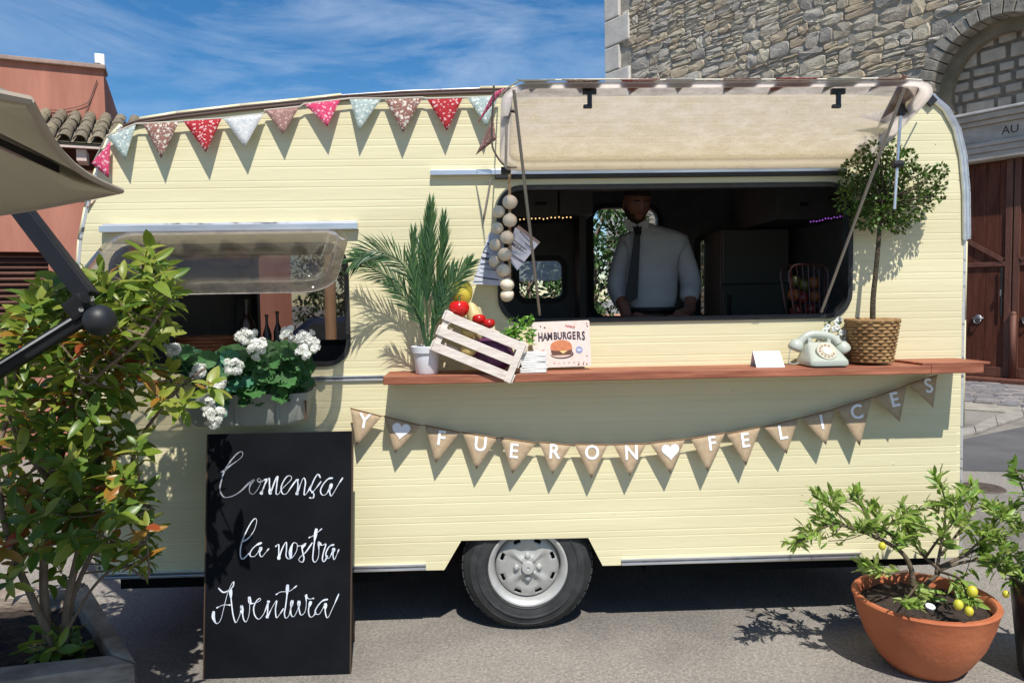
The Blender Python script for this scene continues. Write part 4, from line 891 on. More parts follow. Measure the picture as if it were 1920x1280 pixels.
for i, (ch, a, b, c) in enumerate(BL):
    cs = rnd(.048, .056)
    A_, B_, C_ = P(*a, -.052), P(*b, -.052), P(*c, -cs-.02); f = flagmesh(A_, B_, C_, bt2, bur, bulge=.0, thick=.0016); f['label'] = 'burlap flag with a white heart' if ch == '♥' else 'burlap flag with the letter '+ch
    q = MB(); q.tube([A_, B_], .0032, 5); q.build('hem', bur_e, f)
    nrm = (B_-A_).cross(C_-A_).normalized()
    if nrm.y > 0: nrm = -nrm
    tl = math.atan2(B_.z-A_.z, B_.x-A_.x); px_, py_ = LP[i]; o3 = H(px_, py_, A_, nrm)+nrm*.0022
    xa = (B_-A_).normalized()*.6+Vector((1, 0, 0))*.4; xa.normalize(); xa = (xa-nrm*xa.dot(nrm)).normalized(); ya = nrm.cross(xa)
    if ch == '♥':
        pts = [(16*math.sin(t)**3, 13*math.cos(t)-5*math.cos(2*t)-2*math.cos(3*t)-math.cos(4*t)) for t in [k*2*math.pi/32 for k in range(32)]]
        q = MB(); q.prism([o3+xa*x*.0026+ya*y*.0026 for x, y in pts], nrm*.001); q.build('heart', lw, f)
    else: text_part(ch, .094, frameM(o3, xa, ya, nrm), f, lw, .0006, .0016, fs=(.92, 1))

# ================================================================== THINGS ON THE SHELF
def leafmesh(name, mats_, L_=1, w=.36, bend=.18, fold=.12, n=5):
    out = []
    for mm in mats_:
        vs = []; fs = []
        for i in range(n+1):
            t = i/n; ww = w*.5*math.sin(math.pi*min(1, t*.93+.035))**.75*(1 if t < .5 else (1-(t-.5)*.3)); z = -bend*t*t
            if i == n: ww = .01
            vs += [(-ww, t*L_, z+fold*ww*2), (0, t*L_, z), (ww, t*L_, z+fold*ww*2)]
        for i in range(n):
            k = i*3; fs += [(k, k+1, k+4, k+3), (k+1, k+2, k+5, k+4)]
        me = bpy.data.meshes.new(name); me.from_pydata(vs, [], fs); me.materials.append(mm); me.polygons.foreach_set('use_smooth', [True]*len(fs)); out.append(me)
    return out
def leafM(p, d, size, up=None, roll=0):
    d = Vector(d).normalized(); u = Vector(up) if up is not None else Vector((0, 0, 1)); x = d.cross(u)
    if x.length < .05: x = d.cross(Vector((0, 1, .2)))
    x.normalize(); z = x.cross(d); return frameM(p, x, d, z) @ Matrix.Rotation(roll, 4, 'Y') @ Matrix.Diagonal((size, size, size, 1))
class Leaves:
    def __init__(s, meshes, mats_, parent): s.me = meshes; s.mats = mats_; s.par = parent; s.lst = []
    def add(s, M, k=None): s.lst.append((M, random.randrange(len(s.me)) if k is None else k))
    def done(s, nobj=300, name='leaf', rest='foliage'):
        s.lst.sort(key=lambda q: -q[0].to_scale().x/(max(.3, (q[0].translation-CAM).length)))
        for M, k in s.lst[:nobj]: inst(name, s.me[k], M, s.par)
        if len(s.lst) > nobj:
            b = MB()
            for M, k in s.lst[nobj:]:
                b.cur = k; b.add([M @ v.co for v in s.me[k].vertices], [tuple(p.vertices) for p in s.me[k].polygons])
            b.build(rest, s.mats, s.par, smooth=True, kind='stuff', recalc=False)
random.seed(11)
# --- palm
pp = P(801, 703, -.14); pp.z = sh_z+.001
palm = thing('potted_palm', 'green palm with long fronds in a white plastic pot on the shelf', 'potted plant', pp)
m = MB(); m.lathe([(.047, 0), (.050, .004), (.058, .092), (.066, .094), (.070, .122), (.066, .124), (.060, .118), (.0, .112)], pp, 28); m.build('pot', mat('pot_white', (.72, .73, .76), rough=.45), palm, smooth='auto')
soil = mat('soil', (.018, .012, .009), (.06, .04, .03), rough=1, scale=50, bump=1.5, bscale=80, detail=8)
pm = [mat('palm_dark', (.025, .08, .03), (.04, .11, .04), rough=.4, scale=20, trans=.15), mat('palm_light', (.06, .14, .045), (.10, .18, .055), rough=.4, scale=20, trans=.2)]
def frond(pts, L_, n, start=.3, spread=.8, yv=.3):
    c = catmull(pts, 10); tot = len(c)-1; b = MB(); b.tube(c[::2]+[c[-1]], [.0045*(1-.7*i/(len(c)//2+1)) for i in range(len(c[::2])+1)], 5)
    for i in range(n):
        f = start+(1-start)*(i/(n-1)); k = min(tot-1, int(f*tot)); p = c[k].lerp(c[k+1], f*tot-k); t = (c[k+1]-c[k]).normalized()
        side_ = t.cross(Vector((0, 1, 0))).normalized(); ll = L_*(.55+.75*math.sin(math.pi*min(1, (i/(n-1))*.8+.18)))*rnd(.85, 1.1)
        for s_ in (-1, 1):
            d = (t*rnd(.75, 1.05)+side_*s_*spread*rnd(.6, 1.0)*(1-.45*i/n)+Vector((0, rnd(-yv, yv), 0))).normalized(); wv = d.cross(Vector((rnd(-.4, .4), 1, rnd(-.3, .3)))).normalized()*.0031
            q = p+d*ll*.5+Vector((0, 0, -.002)); e_ = p+d*ll+Vector((0, 0, -.14*ll)); b.cur = random.randrange(2)
            b.add([p-wv*.5, p+wv*.5, q+wv, e_, q-wv], [(0, 1, 2, 4), (4, 2, 3)])
    return b.build('frond', pm, palm, recalc=False)
py = -.14
def fp(l, y0=0): return [P(x, y, py+y0+dy) for x, y, dy in l]
frond(fp([(803, 650, 0), (800, 560, 0), (806, 470, -.01), (808, 385, -.02)]), .125, 50, .3, .30)
frond(fp([(800, 650, 0), (790, 570, .0), (790, 490, .02), (800, 405, .03)]), .115, 44, .32, .30)
frond(fp([(806, 650, 0), (815, 570, .0), (828, 490, -.02), (832, 410, -.03)]), .115, 44, .3, .30)
frond(fp([(798, 650, 0), (785, 560, -.02), (755, 495, -.04), (705, 472, -.07), (662, 490, -.09)]), .11, 44, .35, .9)
frond(fp([(798, 650, 0), (780, 580, -.0), (745, 530, .02), (700, 505, .02), (668, 478, .02)]), .09, 34, .4, .8)
frond(fp([(806, 655, 0), (820, 590, -.02), (850, 530, -.04), (882, 492, -.05)]), .10, 34, .3, .7)
frond(fp([(800, 655, 0), (790, 610, -.03), (765, 565, -.05), (728, 530, -.07)]), .09, 28, .35, .8)
frond(fp([(804, 655, 0), (812, 610, .03), (830, 560, .04), (850, 500, .04)]), .10, 34, .3, .45)
frond(fp([(799, 655, 0), (790, 600, -.04), (775, 520, -.05), (775, 440, -.05)]), .11, 38, .3, .32)
m = MB(); m.lathe([(0, .114), (.059, .113)], pp, 16); m.build('soil', soil, palm)
# --- crate with vegetables
TL, TR, BL_, = P(838, 583, -.242), P(987, 645, -.242), P(812, 648, -.242)
U = (TR-TL).normalized(); V = (BL_-TL); V = (V-U*V.dot(U)).normalized(); CW, CH, CDp = (TR-TL).length, .185, .165; Wd = Vector((0, 1, 0))
CMt = frameM((0, 0, 0), U, Wd, -V).to_3x3()
def cp(u, v, w): return TL+U*u+V*v+Wd*w
crate = thing('vegetable_crate', 'small whitewashed slatted wooden crate tilted on the shelf', 'crate', cp(CW/2, CH, .08))
def cbox(name, u0, u1, v0, v1, w0, w1): q = MB(); q.rbox((0, 0, 0), (u1-u0, w1-w0, v1-v0), .0015, CMt); q.v = [x+cp((u0+u1)/2, (v0+v1)/2, (w0+w1)/2) for x in q.v]; return q.build(name, paint_crate, crate)
for u0 in (0, CW-.028):
    cbox('post', u0, u0+.028, -.004, CH, .009, .022); cbox('post', u0, u0+.028, -.004, CH, CDp-.022, CDp-.009)
for v0 in (.0, .071, .142):
    cbox('slat', .0, CW, v0, v0+.040, 0, .008); cbox('slat', .0, CW, v0, v0+.040, CDp-.008, CDp)
    cbox('end_slat', -.009, -.001, v0, v0+.040, 0, CDp); cbox('end_slat', CW+.001, CW+.009, v0, v0+.040, 0, CDp)
cbox('end_post', CW-.030, CW, 0, CH, -.0085, -.0005)
for k in range(3): cbox('bottom_board', .0, CW, CH-.009, CH-.001, .024+k*.046, .062+k*.046)
def lumpy(name, c, r, m, lab, cat, sc=(1, 1, 1), lobes=0, dent=0, M3=None, n=24, k=16):
    b = MB(); b.ball((0, 0, 0), r, n, k, (1, 1, 1))
    for v in b.v:
        a = math.atan2(v.y, v.x); h = v.z/r; f = 1+lobes*math.cos(4*a)*(.5+.5*h)-dent*max(0, h)**5; v.x *= f; v.y *= f; v.z *= (1-dent*math.exp(-((v.x**2+v.y**2)/(r*.4)**2))*(h > 0))
        v.x *= sc[0]; v.y *= sc[1]; v.z *= sc[2]
    b.v = [((M3 @ v) if M3 is not None else v)+Vector(c) for v in b.v]; return tag(b.build(name, m, smooth=True), lab, cat)
redp = mat('red_pepper_skin', (.60, .008, .006), (.50, .006, .006), rough=.18, scale=9, coat=.3)
t = thing('red_pepper', 'glossy red bell pepper in the upper left of the tilted crate', 'pepper', P(861, 577, -.19))
o = lumpy('flesh', P(861, 578, -.19), .044, redp, 'x', 'x', (1.0, .9, .92), .07, .28); del o['label']; del o['category']; o.parent = t; o.location = -WL[t]
m = MB(); q = P(861, 566, -.19); m.tube([q, q+Vector((.003, 0, .03))], [.005, .0035], 7); m.build('stalk', mat('stalk_green', (.06, .14, .03)), t)
jar = mat('yellow_pepper_skin', (.62, .50, .06), (.50, .42, .05), rough=.25, scale=9)
lumpy('yellow_pepper', P(866, 548, -.12), .055, jar, 'tall yellow green pepper standing behind the red pepper', 'pepper', (.85, .8, 1.15), .06, .2)
lumpy('squash', P(893, 605, -.13), .05, mat('squash_skin', (.62, .52, .26), (.50, .40, .18), rough=.5, scale=8), 'pale yellow squash lying in the middle of the crate', 'squash', (.7, .8, 1.9), .02, 0, Matrix.Rotation(R(-15), 3, 'Y'))
tom = mat('tomato_red', (.50, .012, .01), (.38, .01, .01), rough=.22, scale=9)
for k, (x, y, Y, r_, lab) in enumerate([(898, 598, -.17, .030, 'red tomato left of the darker one in the crate'), (917, 606, -.19, .027, 'darker red tomato next to the green celery leaves')]): lumpy('tomato', P(x, y, Y), r_, tom, lab, 'tomato', (1, 1, .85), .03, .25)
lumpy('onion', P(878, 655, -.205), .037, mat('onion_skin', (.55, .42, .16), (.42, .28, .09), rough=.5, scale=12, stretch=(3, 3, .5)), 'golden onion seen between the lower slats of the crate', 'onion', (1, .8, .9))
lumpy('onion', P(880, 622, -.20), .034, MATS['onion_skin'], 'golden onion seen between the upper slats of the crate', 'onion', (1.1, .8, .8))
cab_m = mat('cabbage_purple', (.05, .008, .045), (.14, .03, .11), rough=.5, scale=18, bump=.8, bscale=40)
lumpy('red_cabbage', cp(CW*.70, .095, .078), .058, cab_m, 'purple cabbage filling the right half of the tilted crate', 'cabbage', (1.55, 1.05, 1.25), .02, 0, Matrix.Rotation(R(24), 3, 'Y'))
lumpy('red_cabbage', cp(CW*.42, .125, .085), .042, cab_m, 'smaller purple cabbage beside the onion in the crate', 'cabbage', (1.1, .8, .8))
cel = thing('celery', 'bright green celery bunch sticking out of the right end of the crate', 'celery', P(950, 635, -.16))
cm1 = [mat('celery_green', (.14, .34, .03), (.22, .46, .06), rough=.5, scale=20, trans=.3), mat('celery_dark', (.05, .17, .02), (.09, .25, .03), rough=.5, scale=20, trans=.25)]
b = MB(); 
for k in range(9): b.tube(catmull([P(925, 632+k*1.3, -.17+.01*k), P(950, 626+k, -.17+.01*k), P(970+rnd(-5, 5), 615+k*2, -.19+.012*k)], 3), [.007]*6+[.003], 6)
b.build('stalks', cm1[0], cel)
b = MB()
for k in range(170):
    p = P(rnd(955, 998), rnd(596, 630), rnd(-.23, -.12)); 
    if k % 3 == 0: p = P(rnd(940, 975), rnd(615, 640), rnd(-.23, -.12))
    if k % 7 == 0: p = P(rnd(985, 1000), rnd(625, 645), rnd(-.20, -.12))
    d = Vector((rnd(-.3, 1), rnd(-1, .6), rnd(-.6, .8))).normalized(); w_ = d.cross(Vector((rnd(-1, 1), rnd(-1, 1), 1))).normalized()*.010; l = rnd(.014, .030); b.cur = random.choice((0, 0, 1)); up_ = d.cross(w_).normalized()*.003
    b.add([p, p+d*l*.5+w_+up_, p+d*l*.8+w_*.4, p+d*l, p+d*l*.8-w_*.4, p+d*l*.5-w_+up_, p+d*l*.55], [(0, 1, 6), (1, 2, 6), (2, 3, 6), (3, 4, 6), (4, 5, 6), (5, 0, 6)])
b.build('leaves', cm1, cel, recalc=False, kind='stuff')
# --- napkins
nk = P(1000, 700, -.19); nk.z = sh_z; nap = thing('napkin_stack', 'stack of folded white paper napkins beside the hamburger sign', 'napkins', nk); nm_ = mat('napkin', (.82, .80, .76), (.76, .74, .70), rough=.9, scale=14, bump=.4); random.seed(4)
for k in range(11):
    m = MB(); m.rbox((0, 0, 0), (.118+rnd(-.006, .004), .10, .0084), .0036, Matrix.Rotation(R(rnd(-4, 4)), 3, 'Z') @ Matrix.Rotation(R(rnd(-2.0, 2.0)), 3, 'Y')); m.v = [v+nk+Vector((rnd(-.003, .003), .02, .006+k*.0082)) for v in m.v]; m.build('napkin', nm_, nap)
# --- hamburger sign
SA, SB_, SCc = P(997, 604, -.075), P(1105, 600, -.075), P(998, 690, -.10)
sx_ = (SB_-SA).normalized(); sy_ = -((SCc-SA)-sx_*(SCc-SA).dot(sx_)).normalized(); sn = sx_.cross(sy_); 
if sn.y > 0: sn = -sn
sw_, shh = (SB_-SA).length, (SCc-SA).length
sgn = thing('hamburger_sign', 'vintage tin sign printed HAMBURGERS with a burger, leaning on the caravan wall', 'sign', SA-sy_*shh+sx_*sw_/2)
def sp_(x, y, o=0): return SA+sx_*x*sw_-sy_*y*shh+sn*o      # x,y in 0..1
m = MB(); m.prism([sp_(x, y, 0) for x, y in [(.02, 0), (.98, 0), (1, .03), (1, .97), (.98, 1), (.02, 1), (0, .97), (0, .03)]], -sn*.003); m.build('plate', mat('tin_print', (.72, .55, .47), (.66, .56, .50), rough=.45, scale=30, col3=(.74, .62, .56)), sgn)
ink = mat('ink_dark', (.035, .02, .035), rough=.5); inkr = mat('ink_red', (.45, .05, .05), rough=.5); inkb = mat('ink_blue', (.25, .30, .48), rough=.5)
for i, ch in enumerate('HAMBURGERS'):
    xx = .14+.082*i+(.012 if i > 2 else 0)-(0.006 if i > 3 else 0); a = (xx-.5); hs_ = .30-.10*(1-(a*2)**2)*.8
    text_part(ch, .052, frameM(sp_(xx, .325+.00+.10*a*a*4*.35, .0012), sx_, sy_, sn), sgn, ink, .0002, .0017, fs=(.60, .95*hs_/.24))
text_part('Delicious', .018, frameM(sp_(.62, .11, .0012), sx_, (sy_+sx_*.25).normalized(), sn), sgn, inkr, .0002, .0003)
def blob(poly, m, o, name='print'): q = MB(); q.prism([sp_(x, y, o) for x, y in poly], sn*.0003); return q.build(name, m, sgn)
def ell(cx, cy, rx, ry, a0=0, a1=360, n=20): return [(cx+rx*math.cos(R(a0+(a1-a0)*k/n)), cy+ry*math.sin(R(a0+(a1-a0)*k/n))) for k in range(n+(0 if a1-a0 == 360 else 1))]
blob(ell(.5, .72, .20, .10), ink, .0008); blob(ell(.49, .71, .185, .085), mat('print_cream', (.62, .45, .36), rough=.5), .0012); blob([(.31, .64), (.68, .64), (.66, .74), (.33, .74)], mat('print_patty', (.12, .05, .03), rough=.5), .0016); blob([(.44, .63), (.62, .63), (.52, .71)], mat('print_cheese', (.75, .55, .22), rough=.5), .0020)
blob([(.31, .62)]+ell(.49, .55, .185, .14, 180, 360, 14)+[(.68, .62), (.60, .645), (.38, .645)], mat('print_bun', (.52, .17, .07), (.60, .22, .10), rough=.5, scale=60), .0024)
blob(ell(.80, .64, .06, .075), inkb, .0012); blob([(.765, .62), (.835, .62), (.835, .66), (.765, .66)], mat('print_pale', (.62, .62, .72), rough=.5), .0018)
for i, ch in enumerate('BURGERS'): text_part(ch, .012, frameM(sp_(.36+.085*i, .91, .0012), sx_, sy_, sn), sgn, mat('ink_faded', (.40, .28, .26), rough=.6), .0002)
blob([(.08, .63), (.20, .61), (.20, .63), (.08, .65)], inkr, .0012)
rust = mat('rust_spot', (.16, .08, .05), rough=.9)
for x, y in [(.03, .16), (.96, .13), (.95, .07), (.93, .78), (.92, .96), (.86, .95), (.78, .96), (.15, .1), (.22, .13)]: blob(ell(x, y, rnd(.010, .018), rnd(.010, .02), n=8), rust, .001)
# --- menu card, telephone, flowers
q = P(1440, 692, -.13); q.z = sh_z; cdm = mat('card_white', (.84, .84, .87), (.80, .80, .83), rough=.7, scale=10); cdt = thing('paper_card', 'small folded white paper card standing on the shelf left of the telephone', 'card', q)
m = MB(); a = [Vector((-.064, -.03, 0)), Vector((.066, -.03, 0)), Vector((.058, .012, .070)), Vector((-.066, .012, .070))]; a = [v+q for v in a]; m.prism(a, (0, .0015, 0)); m.build('front_leaf', cdm, cdt); m = MB(); b_ = [q+Vector((-.064, .05, 0)), q+Vector((.066, .05, 0)), a[2]+Vector((0, .003, 0)), a[3]+Vector((0, .003, 0))]; m.prism(b_, (0, .0015, 0)); m.build('back_leaf', cdm, cdt)
for k in range(4): m = MB(); z_ = .018+k*.012; m.prism([q+Vector((x, -.0305+.6*z_-.0012, z_+dz)) for x, dz in ((-.04, 0), (.03-.01*(k % 2), 0), (.03-.01*(k % 2), .0016), (-.04, .0016))], (0, .0008, 0)); m.build('print', mat('faint_print', (.62, .62, .66)), cdt)
tq = P(1541, 700, -.145); tq.z = sh_z
tel = thing('rotary_telephone', 'pale grey green rotary telephone with handset on the shelf', 'telephone', tq); tm = mat('telephone_plastic', (.47, .50, .43), (.44, .47, .41), rough=.3, scale=8); 
def ringloft(secs):                       # secs: list of (z, y0, y1, halfwidth, r)
    b = MB(); vs = []; n = None
    for z_, y0, y1, hw, r_ in secs:
        l = rrect(-hw, hw, y0, y1, r_, 4); n = len(l); vs += [tq+Vector((x, y, z_)) for x, y in l]
    fs = [(k*n+i, k*n+(i+1) % n, (k+1)*n+(i+1) % n, (k+1)*n+i) for k in range(len(secs)-1) for i in range(n)]+[tuple(range(n))[::-1], tuple(range((len(secs)-1)*n, len(secs)*n))]
    b.add(vs, fs); return b
b = ringloft([(.006, -.085, .085, .085, .02), (.012, -.088, .086, .088, .02), (.030, -.086, .085, .086, .02), (.050, -.062, .082, .078, .02), (.078, -.020, .078, .066, .018), (.098, .008, .072, .058, .016), (.106, .018, .064, .050, .014)]); b.build('body', tm, tel, smooth='auto')
m = MB(); m.rbox(tq+Vector((0, 0, .003)), (.12, .12, .006), .002); m.build('base', black, tel)
dn = Vector((0, -.80, .62)).normalized(); dc = tq+Vector((-.004, -.052, .068)); DM = frameM((0, 0, 0), Vector((1, 0, 0)), dn.cross(Vector((1, 0, 0))), dn).to_3x3()
m = MB(); m.lathe([(.045, -.012), (.045, .003), (.043, .006), (.036, .006), (0, .006)], dc, 32, DM); dial = m.build('dial', mat('dial_ring', (.50, .47, .36), rough=.35), tel, smooth='auto')
for k in range(10):
    a_ = R(60+k*30); m = MB(); m.lathe([(.0, .0072), (.0058, .007), (.006, .005)], dc+DM @ Vector((.031*math.cos(a_), .031*math.sin(a_), 0)), 10, DM); m.build('finger_hole', mat('dial_hole', (.25, .16, .10), rough=.5), dial)
m = MB(); m.lathe([(.021, .005), (.020, .011), (.0, .012)], dc, 20, DM); m.build('dial_centre', mat('dial_cream', (.80, .72, .48), rough=.4), dial, smooth='auto')
hs0, hs1, hs2 = tq+Vector((-.098, .045, .098)), tq+Vector((-.01, .045, .142)), tq+Vector((.105, .03, .085))
m = MB(); m.tube(catmull([hs0+Vector((.01, 0, .004)), tq+Vector((-.055, .045, .133)), hs1, tq+Vector((.06, .04, .128)), hs2+Vector((-.012, 0, .012))], 6), .019, 12); 
for c_, dd in ((hs0, Vector((-.45, 0, -1))), (hs2, Vector((.55, -.1, -1)))):
    dd.normalize(); xx = Vector((0, 1, 0)); M3 = frameM((0, 0, 0), xx, dd.cross(xx), dd).to_3x3(); m.lathe([(.012, -.022), (.026, -.014), (.033, .004), (.034, .020), (.028, .030), (.0, .033)], c_, 20, M3)
m.build('handset', tm, tel, smooth=True)
m = MB()
for s_ in (-1, 1): m.rbox(tq+Vector((s_*.045, .045, .112)), (.02, .04, .03), .006)
m.build('cradle', tm, tel)
cpts = catmull([hs0+Vector((-.02, 0, -.02)), tq+Vector((-.135, .03, .07)), tq+Vector((-.145, .02, .02)), tq+Vector((-.12, .03, .008)), tq+Vector((-.08, .05, .012))], 14)
m = MB(); m.tube([p+Vector((.004*math.cos(i*2.2), .004*math.sin(i*2.2), 0)) for i, p in enumerate(cpts)], .0022, 5); m.build('cord', tm, tel)
# small white flowers behind the telephone
random.seed(21)
fq = P(1568, 690, -.05); fq.z = sh_z+.002; ft = thing('white_rose_posy', 'small pot of white roses behind the telephone', 'flowers', fq)
m = MB(); m.lathe([(.025, 0), (.032, .06), (.034, .062), (.03, .058), (0, .055)], fq, 16); m.build('pot', mat('terracotta_s', (.35, .15, .08)), ft)
gm = [mat('leaf_deep', (.02, .06, .015), (.04, .10, .02), rough=.5, scale=20, trans=.2), mat('leaf_mid', (.05, .13, .03), (.07, .17, .04), rough=.5, scale=20, trans=.25)]
lm = leafmesh('leaf', gm, 1, .5, .2)
lv = Leaves(lm, gm, ft)
petal = mat('petal_white', (.88, .88, .84), (.82, .83, .77), rough=.7, scale=30, trans=.3)
for k in range(60): lv.add(leafM(P(rnd(1545, 1600), rnd(600, 668), rnd(-.09, -.03)), (rnd(-1, 1), rnd(-1, .2), rnd(-.3, 1)), rnd(.018, .030)))
lv.done(0)
for x, y in [(1550, 613), (1568, 605), (1573, 600), (1547, 620), (1563, 617), (1578, 624), (1560, 632), (1569, 634), (1576, 637), (1558, 640), (1548, 632), (1536, 633), (1571, 614), (1585, 622), (1588, 636)]:
    p = P(x+rnd(-2, 2), y, rnd(-.10, -.07)); m = MB()
    for r_, n_ in ((.0055, 3), (.010, 5), (.013, 6)):
        for k in range(n_):
            a_ = k*2*math.pi/n_+r_*300; c_ = p+Vector((r_*.7*math.cos(a_), .004-r_*.2, r_*.7*math.sin(a_))); m.ball(c_, r_*.62, 6, 4, (.9, .5, .9))
    m.build('rose', petal, ft, smooth=True)
m = MB()
for x in (1550, 1562, 1574, 1586): m.tube([fq+Vector((0, 0, .05)), P(x, 640, -.06)], .002, 4)
m.build('stems', gm[0], ft)
# --- topiary
random.seed(31)
bq = P(1634, 690, -.115); bq.z = sh_z+.012; top = thing('topiary_tree', 'small standard topiary tree with round crown in a woven basket', 'potted plant', bq)
bm_ = mat('basket_straw', (.20, .10, .035), (.38, .23, .095), rough=.8, scale=30, stretch=(1, 1, .6), bump=.6)
m = MB(); N_ = 30; rows = 13; hgt = .178
for r_i in range(rows):
    f = r_i/(rows-1); rad = .083+.026*f; zz = .006+f*hgt
    pts = [bq+Vector(((rad+.004*math.cos(math.pi*(k+r_i)))*math.cos(k*2*math.pi/N_), (rad+.004*math.cos(math.pi*(k+r_i)))*math.sin(k*2*math.pi/N_), zz)) for k in range(N_+1)]
    m.tube(pts, .0078, 6)
m.tube([bq+Vector((.111*math.cos(k*2*math.pi/24), .111*math.sin(k*2*math.pi/24), hgt+.012)) for k in range(25)], .009, 8); m.build('basket', bm_, top, smooth=True)
m = MB(); m.lathe([(.079, .0), (.105, hgt-.01), (0, hgt-.012)], bq, 24); m.build('liner', mat('straw_liner', (.20, .11, .05), (.36, .22, .11), rough=.95, scale=50, bump=1), top)
tk = catmull([bq+Vector((.003, 0, hgt-.02)), P(1637, 560, -.115), P(1643, 500, -.115), P(1650, 420, -.115), P(1652, 390, -.115), P(1655, 350, -.115)], 5)
m = MB(); m.tube(tk, [.013-.006*i/len(tk) for i in range(len(tk))], 9); 
crc = P(1668, 345, -.13)
tips = []
for k in range(26):
    d = Vector((rnd(-1, 1), rnd(-1, 1), rnd(-.7, 1))).normalized(); e_ = crc+Vector((d.x*.20, d.y*.14, d.z*.15)); m.tube(catmull([tk[-5+k % 4], tk[-5+k % 4].lerp(e_, .5)+Vector((0, 0, -.01)), e_], 4), [.005]*5+[.003]*3+[.002], 5)
m.build('trunk', mat('dark_bark', (.045, .035, .02), (.09, .07, .04), rough=.9, scale=30, bump=1), top, smooth=True)
tmt = [mat('box_leaf_a', (.045, .10, .016), rough=.38, trans=.2), mat('box_leaf_b', (.08, .165, .026), rough=.38, trans=.25), mat('box_leaf_c', (.14, .23, .045), rough=.4, trans=.3), mat('box_leaf_d', (.07, .09, .02), rough=.5, trans=.2)]
tl_ = leafmesh('leaf', tmt, 1, .6, .15, .1, 3); lv = Leaves(tl_, tmt, top)
clumps = [(1645, 300, 40), (1610, 330, 34), (1600, 375, 30), (1680, 310, 34), (1720, 345, 34), (1745, 345, 24), (1700, 385, 36), (1650, 360, 50), (1640, 400, 34), (1620, 405, 24), (1690, 420, 16), (1675, 405, 30), (1640, 275, 22), (1765, 318, 10), (1755, 360, 16), (1700, 300, 14), (1735, 385, 14), (1592, 345, 16)]
for cx, cy, r_ in clumps:
    c_ = P(cx, cy, -.12+rnd(-.03, .03)); R_ = r_*.0024
    for k in range(int(9+r_*r_*.27)):
        d = Vector((rnd(-1, 1), rnd(-1, 1), rnd(-1, 1)))
        if d.length > 1: d.normalize()
        p = c_+Vector((d.x*R_, d.y*R_*.95, d.z*R_)); 
        dd = (d+Vector((rnd(-.8, .8), rnd(-.8, .8), rnd(-.5, .9)))).normalized(); lv.add(leafM(p, dd, rnd(.014, .024), roll=rnd(-1, 1)))
lv.done(0)
# --- garlic braid and menu paper
random.seed(41)
gl = thing('garlic_braid', 'hanging braid of round white garlic bulbs at the serving window', 'garlic', P(955, 312, -.11)); gmat = mat('garlic_skin', (.78, .68, .52), (.70, .60, .46), rough=.6, scale=10, stretch=(4, 4, .5), bump=.3)
m = MB()
for s_ in range(3): m.tube([P(955.5, 312+k*4, -.11)+Vector((.004*math.cos(k*.9+s_*2.1), .004*math.sin(k*.9+s_*2.1), 0)) for k in range(62)], .0035, 5)
m.build('rope', mat('raffia', (.50, .38, .22), (.40, .22, .12), rough=.9, scale=30), gl)
for k, (x, y, r_, Y) in enumerate([(956, 379, 14, -.125), (935, 397, 12, -.11), (955.6, 413, 13.5, -.125), (932.7, 428, 11.5, -.11), (950.6, 445, 13, -.125), (928.7, 459, 11.5, -.105), (946, 477, 13, -.125), (927, 490, 11, -.10), (944, 507, 13, -.12), (950.6, 533, 13.5, -.12), (950.6, 553, 13, -.11)]):
    q = P(x, y, Y); rr = r_*(Y+3.45)/FPX; m = MB(); pr = [(0, -1.02), (.30, -.98), (.72, -.75), (.97, -.3), (1.0, .1), (.85, .55), (.55, .85), (.25, .98), (.12, 1.08), (0, 1.12)]
    m.lathe([(a*rr, b_*rr*.92) for a, b_ in pr], (0, 0, 0), 20, None)
    M3 = Matrix.Rotation(R(rnd(-28, 28)), 3, 'Y') @ Matrix.Rotation(R(rnd(-25, 25)), 3, 'X')
    for v in m.v: a_ = math.atan2(v.y, v.x); f = 1+.035*math.cos(7*a_); v.x *= f; v.y *= f
    m.v = [M3 @ v+q for v in m.v]; m.build('bulb', gmat, gl, smooth=True)
pap = mat('newsprint', (.60, .62, .70), (.46, .48, .56), rough=.8, scale=12); bl_ = mat('newsprint_ink', (.04, .04, .07), rough=.8)
mp_ = thing('menu_paper', 'folded printed paper with dark stripes tied behind the garlic', 'paper', P(940, 440, -.07))
m = MB(); m.prism([P(x, y, Y) for x, y, Y in ((917, 436, -.05), (945, 440, -.07), (945, 536, -.09), (886, 532, -.06))], (0, .002, 0)); a_ = m.build('sheet', pap, mp_); m = MB(); m.prism([P(x, y, Y) for x, y, Y in ((966, 426, -.07), (1009, 458, -.10), (970, 507, -.11), (948, 480, -.09))], (0, .002, 0)); b2 = m.build('sheet', pap, mp_)
m = MB(); m.prism([P(x, y, Y) for x, y, Y in ((972, 422, -.066), (1013, 454, -.096), (1006, 462, -.097), (966, 430, -.067))], (0, .002, 0)); m.build('fold', mat('paper_brown', (.26, .19, .17)), mp_)
for k, (x0, y0, x1, y1, t_) in enumerate([(913, 454, 922, 459, 3), (905, 471, 917, 475, 3), (902, 481, 919, 484, 4), (889, 516, 916, 521, 2.5), (916, 521, 940, 524, 2.5), (905, 494, 925, 495, 1.5), (900, 502, 930, 506, 1.2)]):
    m = MB(); m.prism([P(x0, y0, -.078), P(x1, y1, -.084), P(x1, y1+t_, -.084), P(x0, y0+t_, -.078)], (0, .001, 0)); m.build('printed_stripe', bl_, a_)
for (x0, y0, x1, y1, t_) in [(975, 433, 996, 455, 1.6), (962, 448, 988, 468, 1.6), (960, 476, 984, 492, 1.8), (985, 455, 1000, 467, 1.4)]:
    m = MB(); m.prism([P(x0, y0, -.10), P(x1, y1, -.112), P(x1-t_*.5, y1+t_, -.112), P(x0-t_*.5, y0+t_, -.10)], (0, .001, 0)); m.build('printed_stripe', bl_, b2)
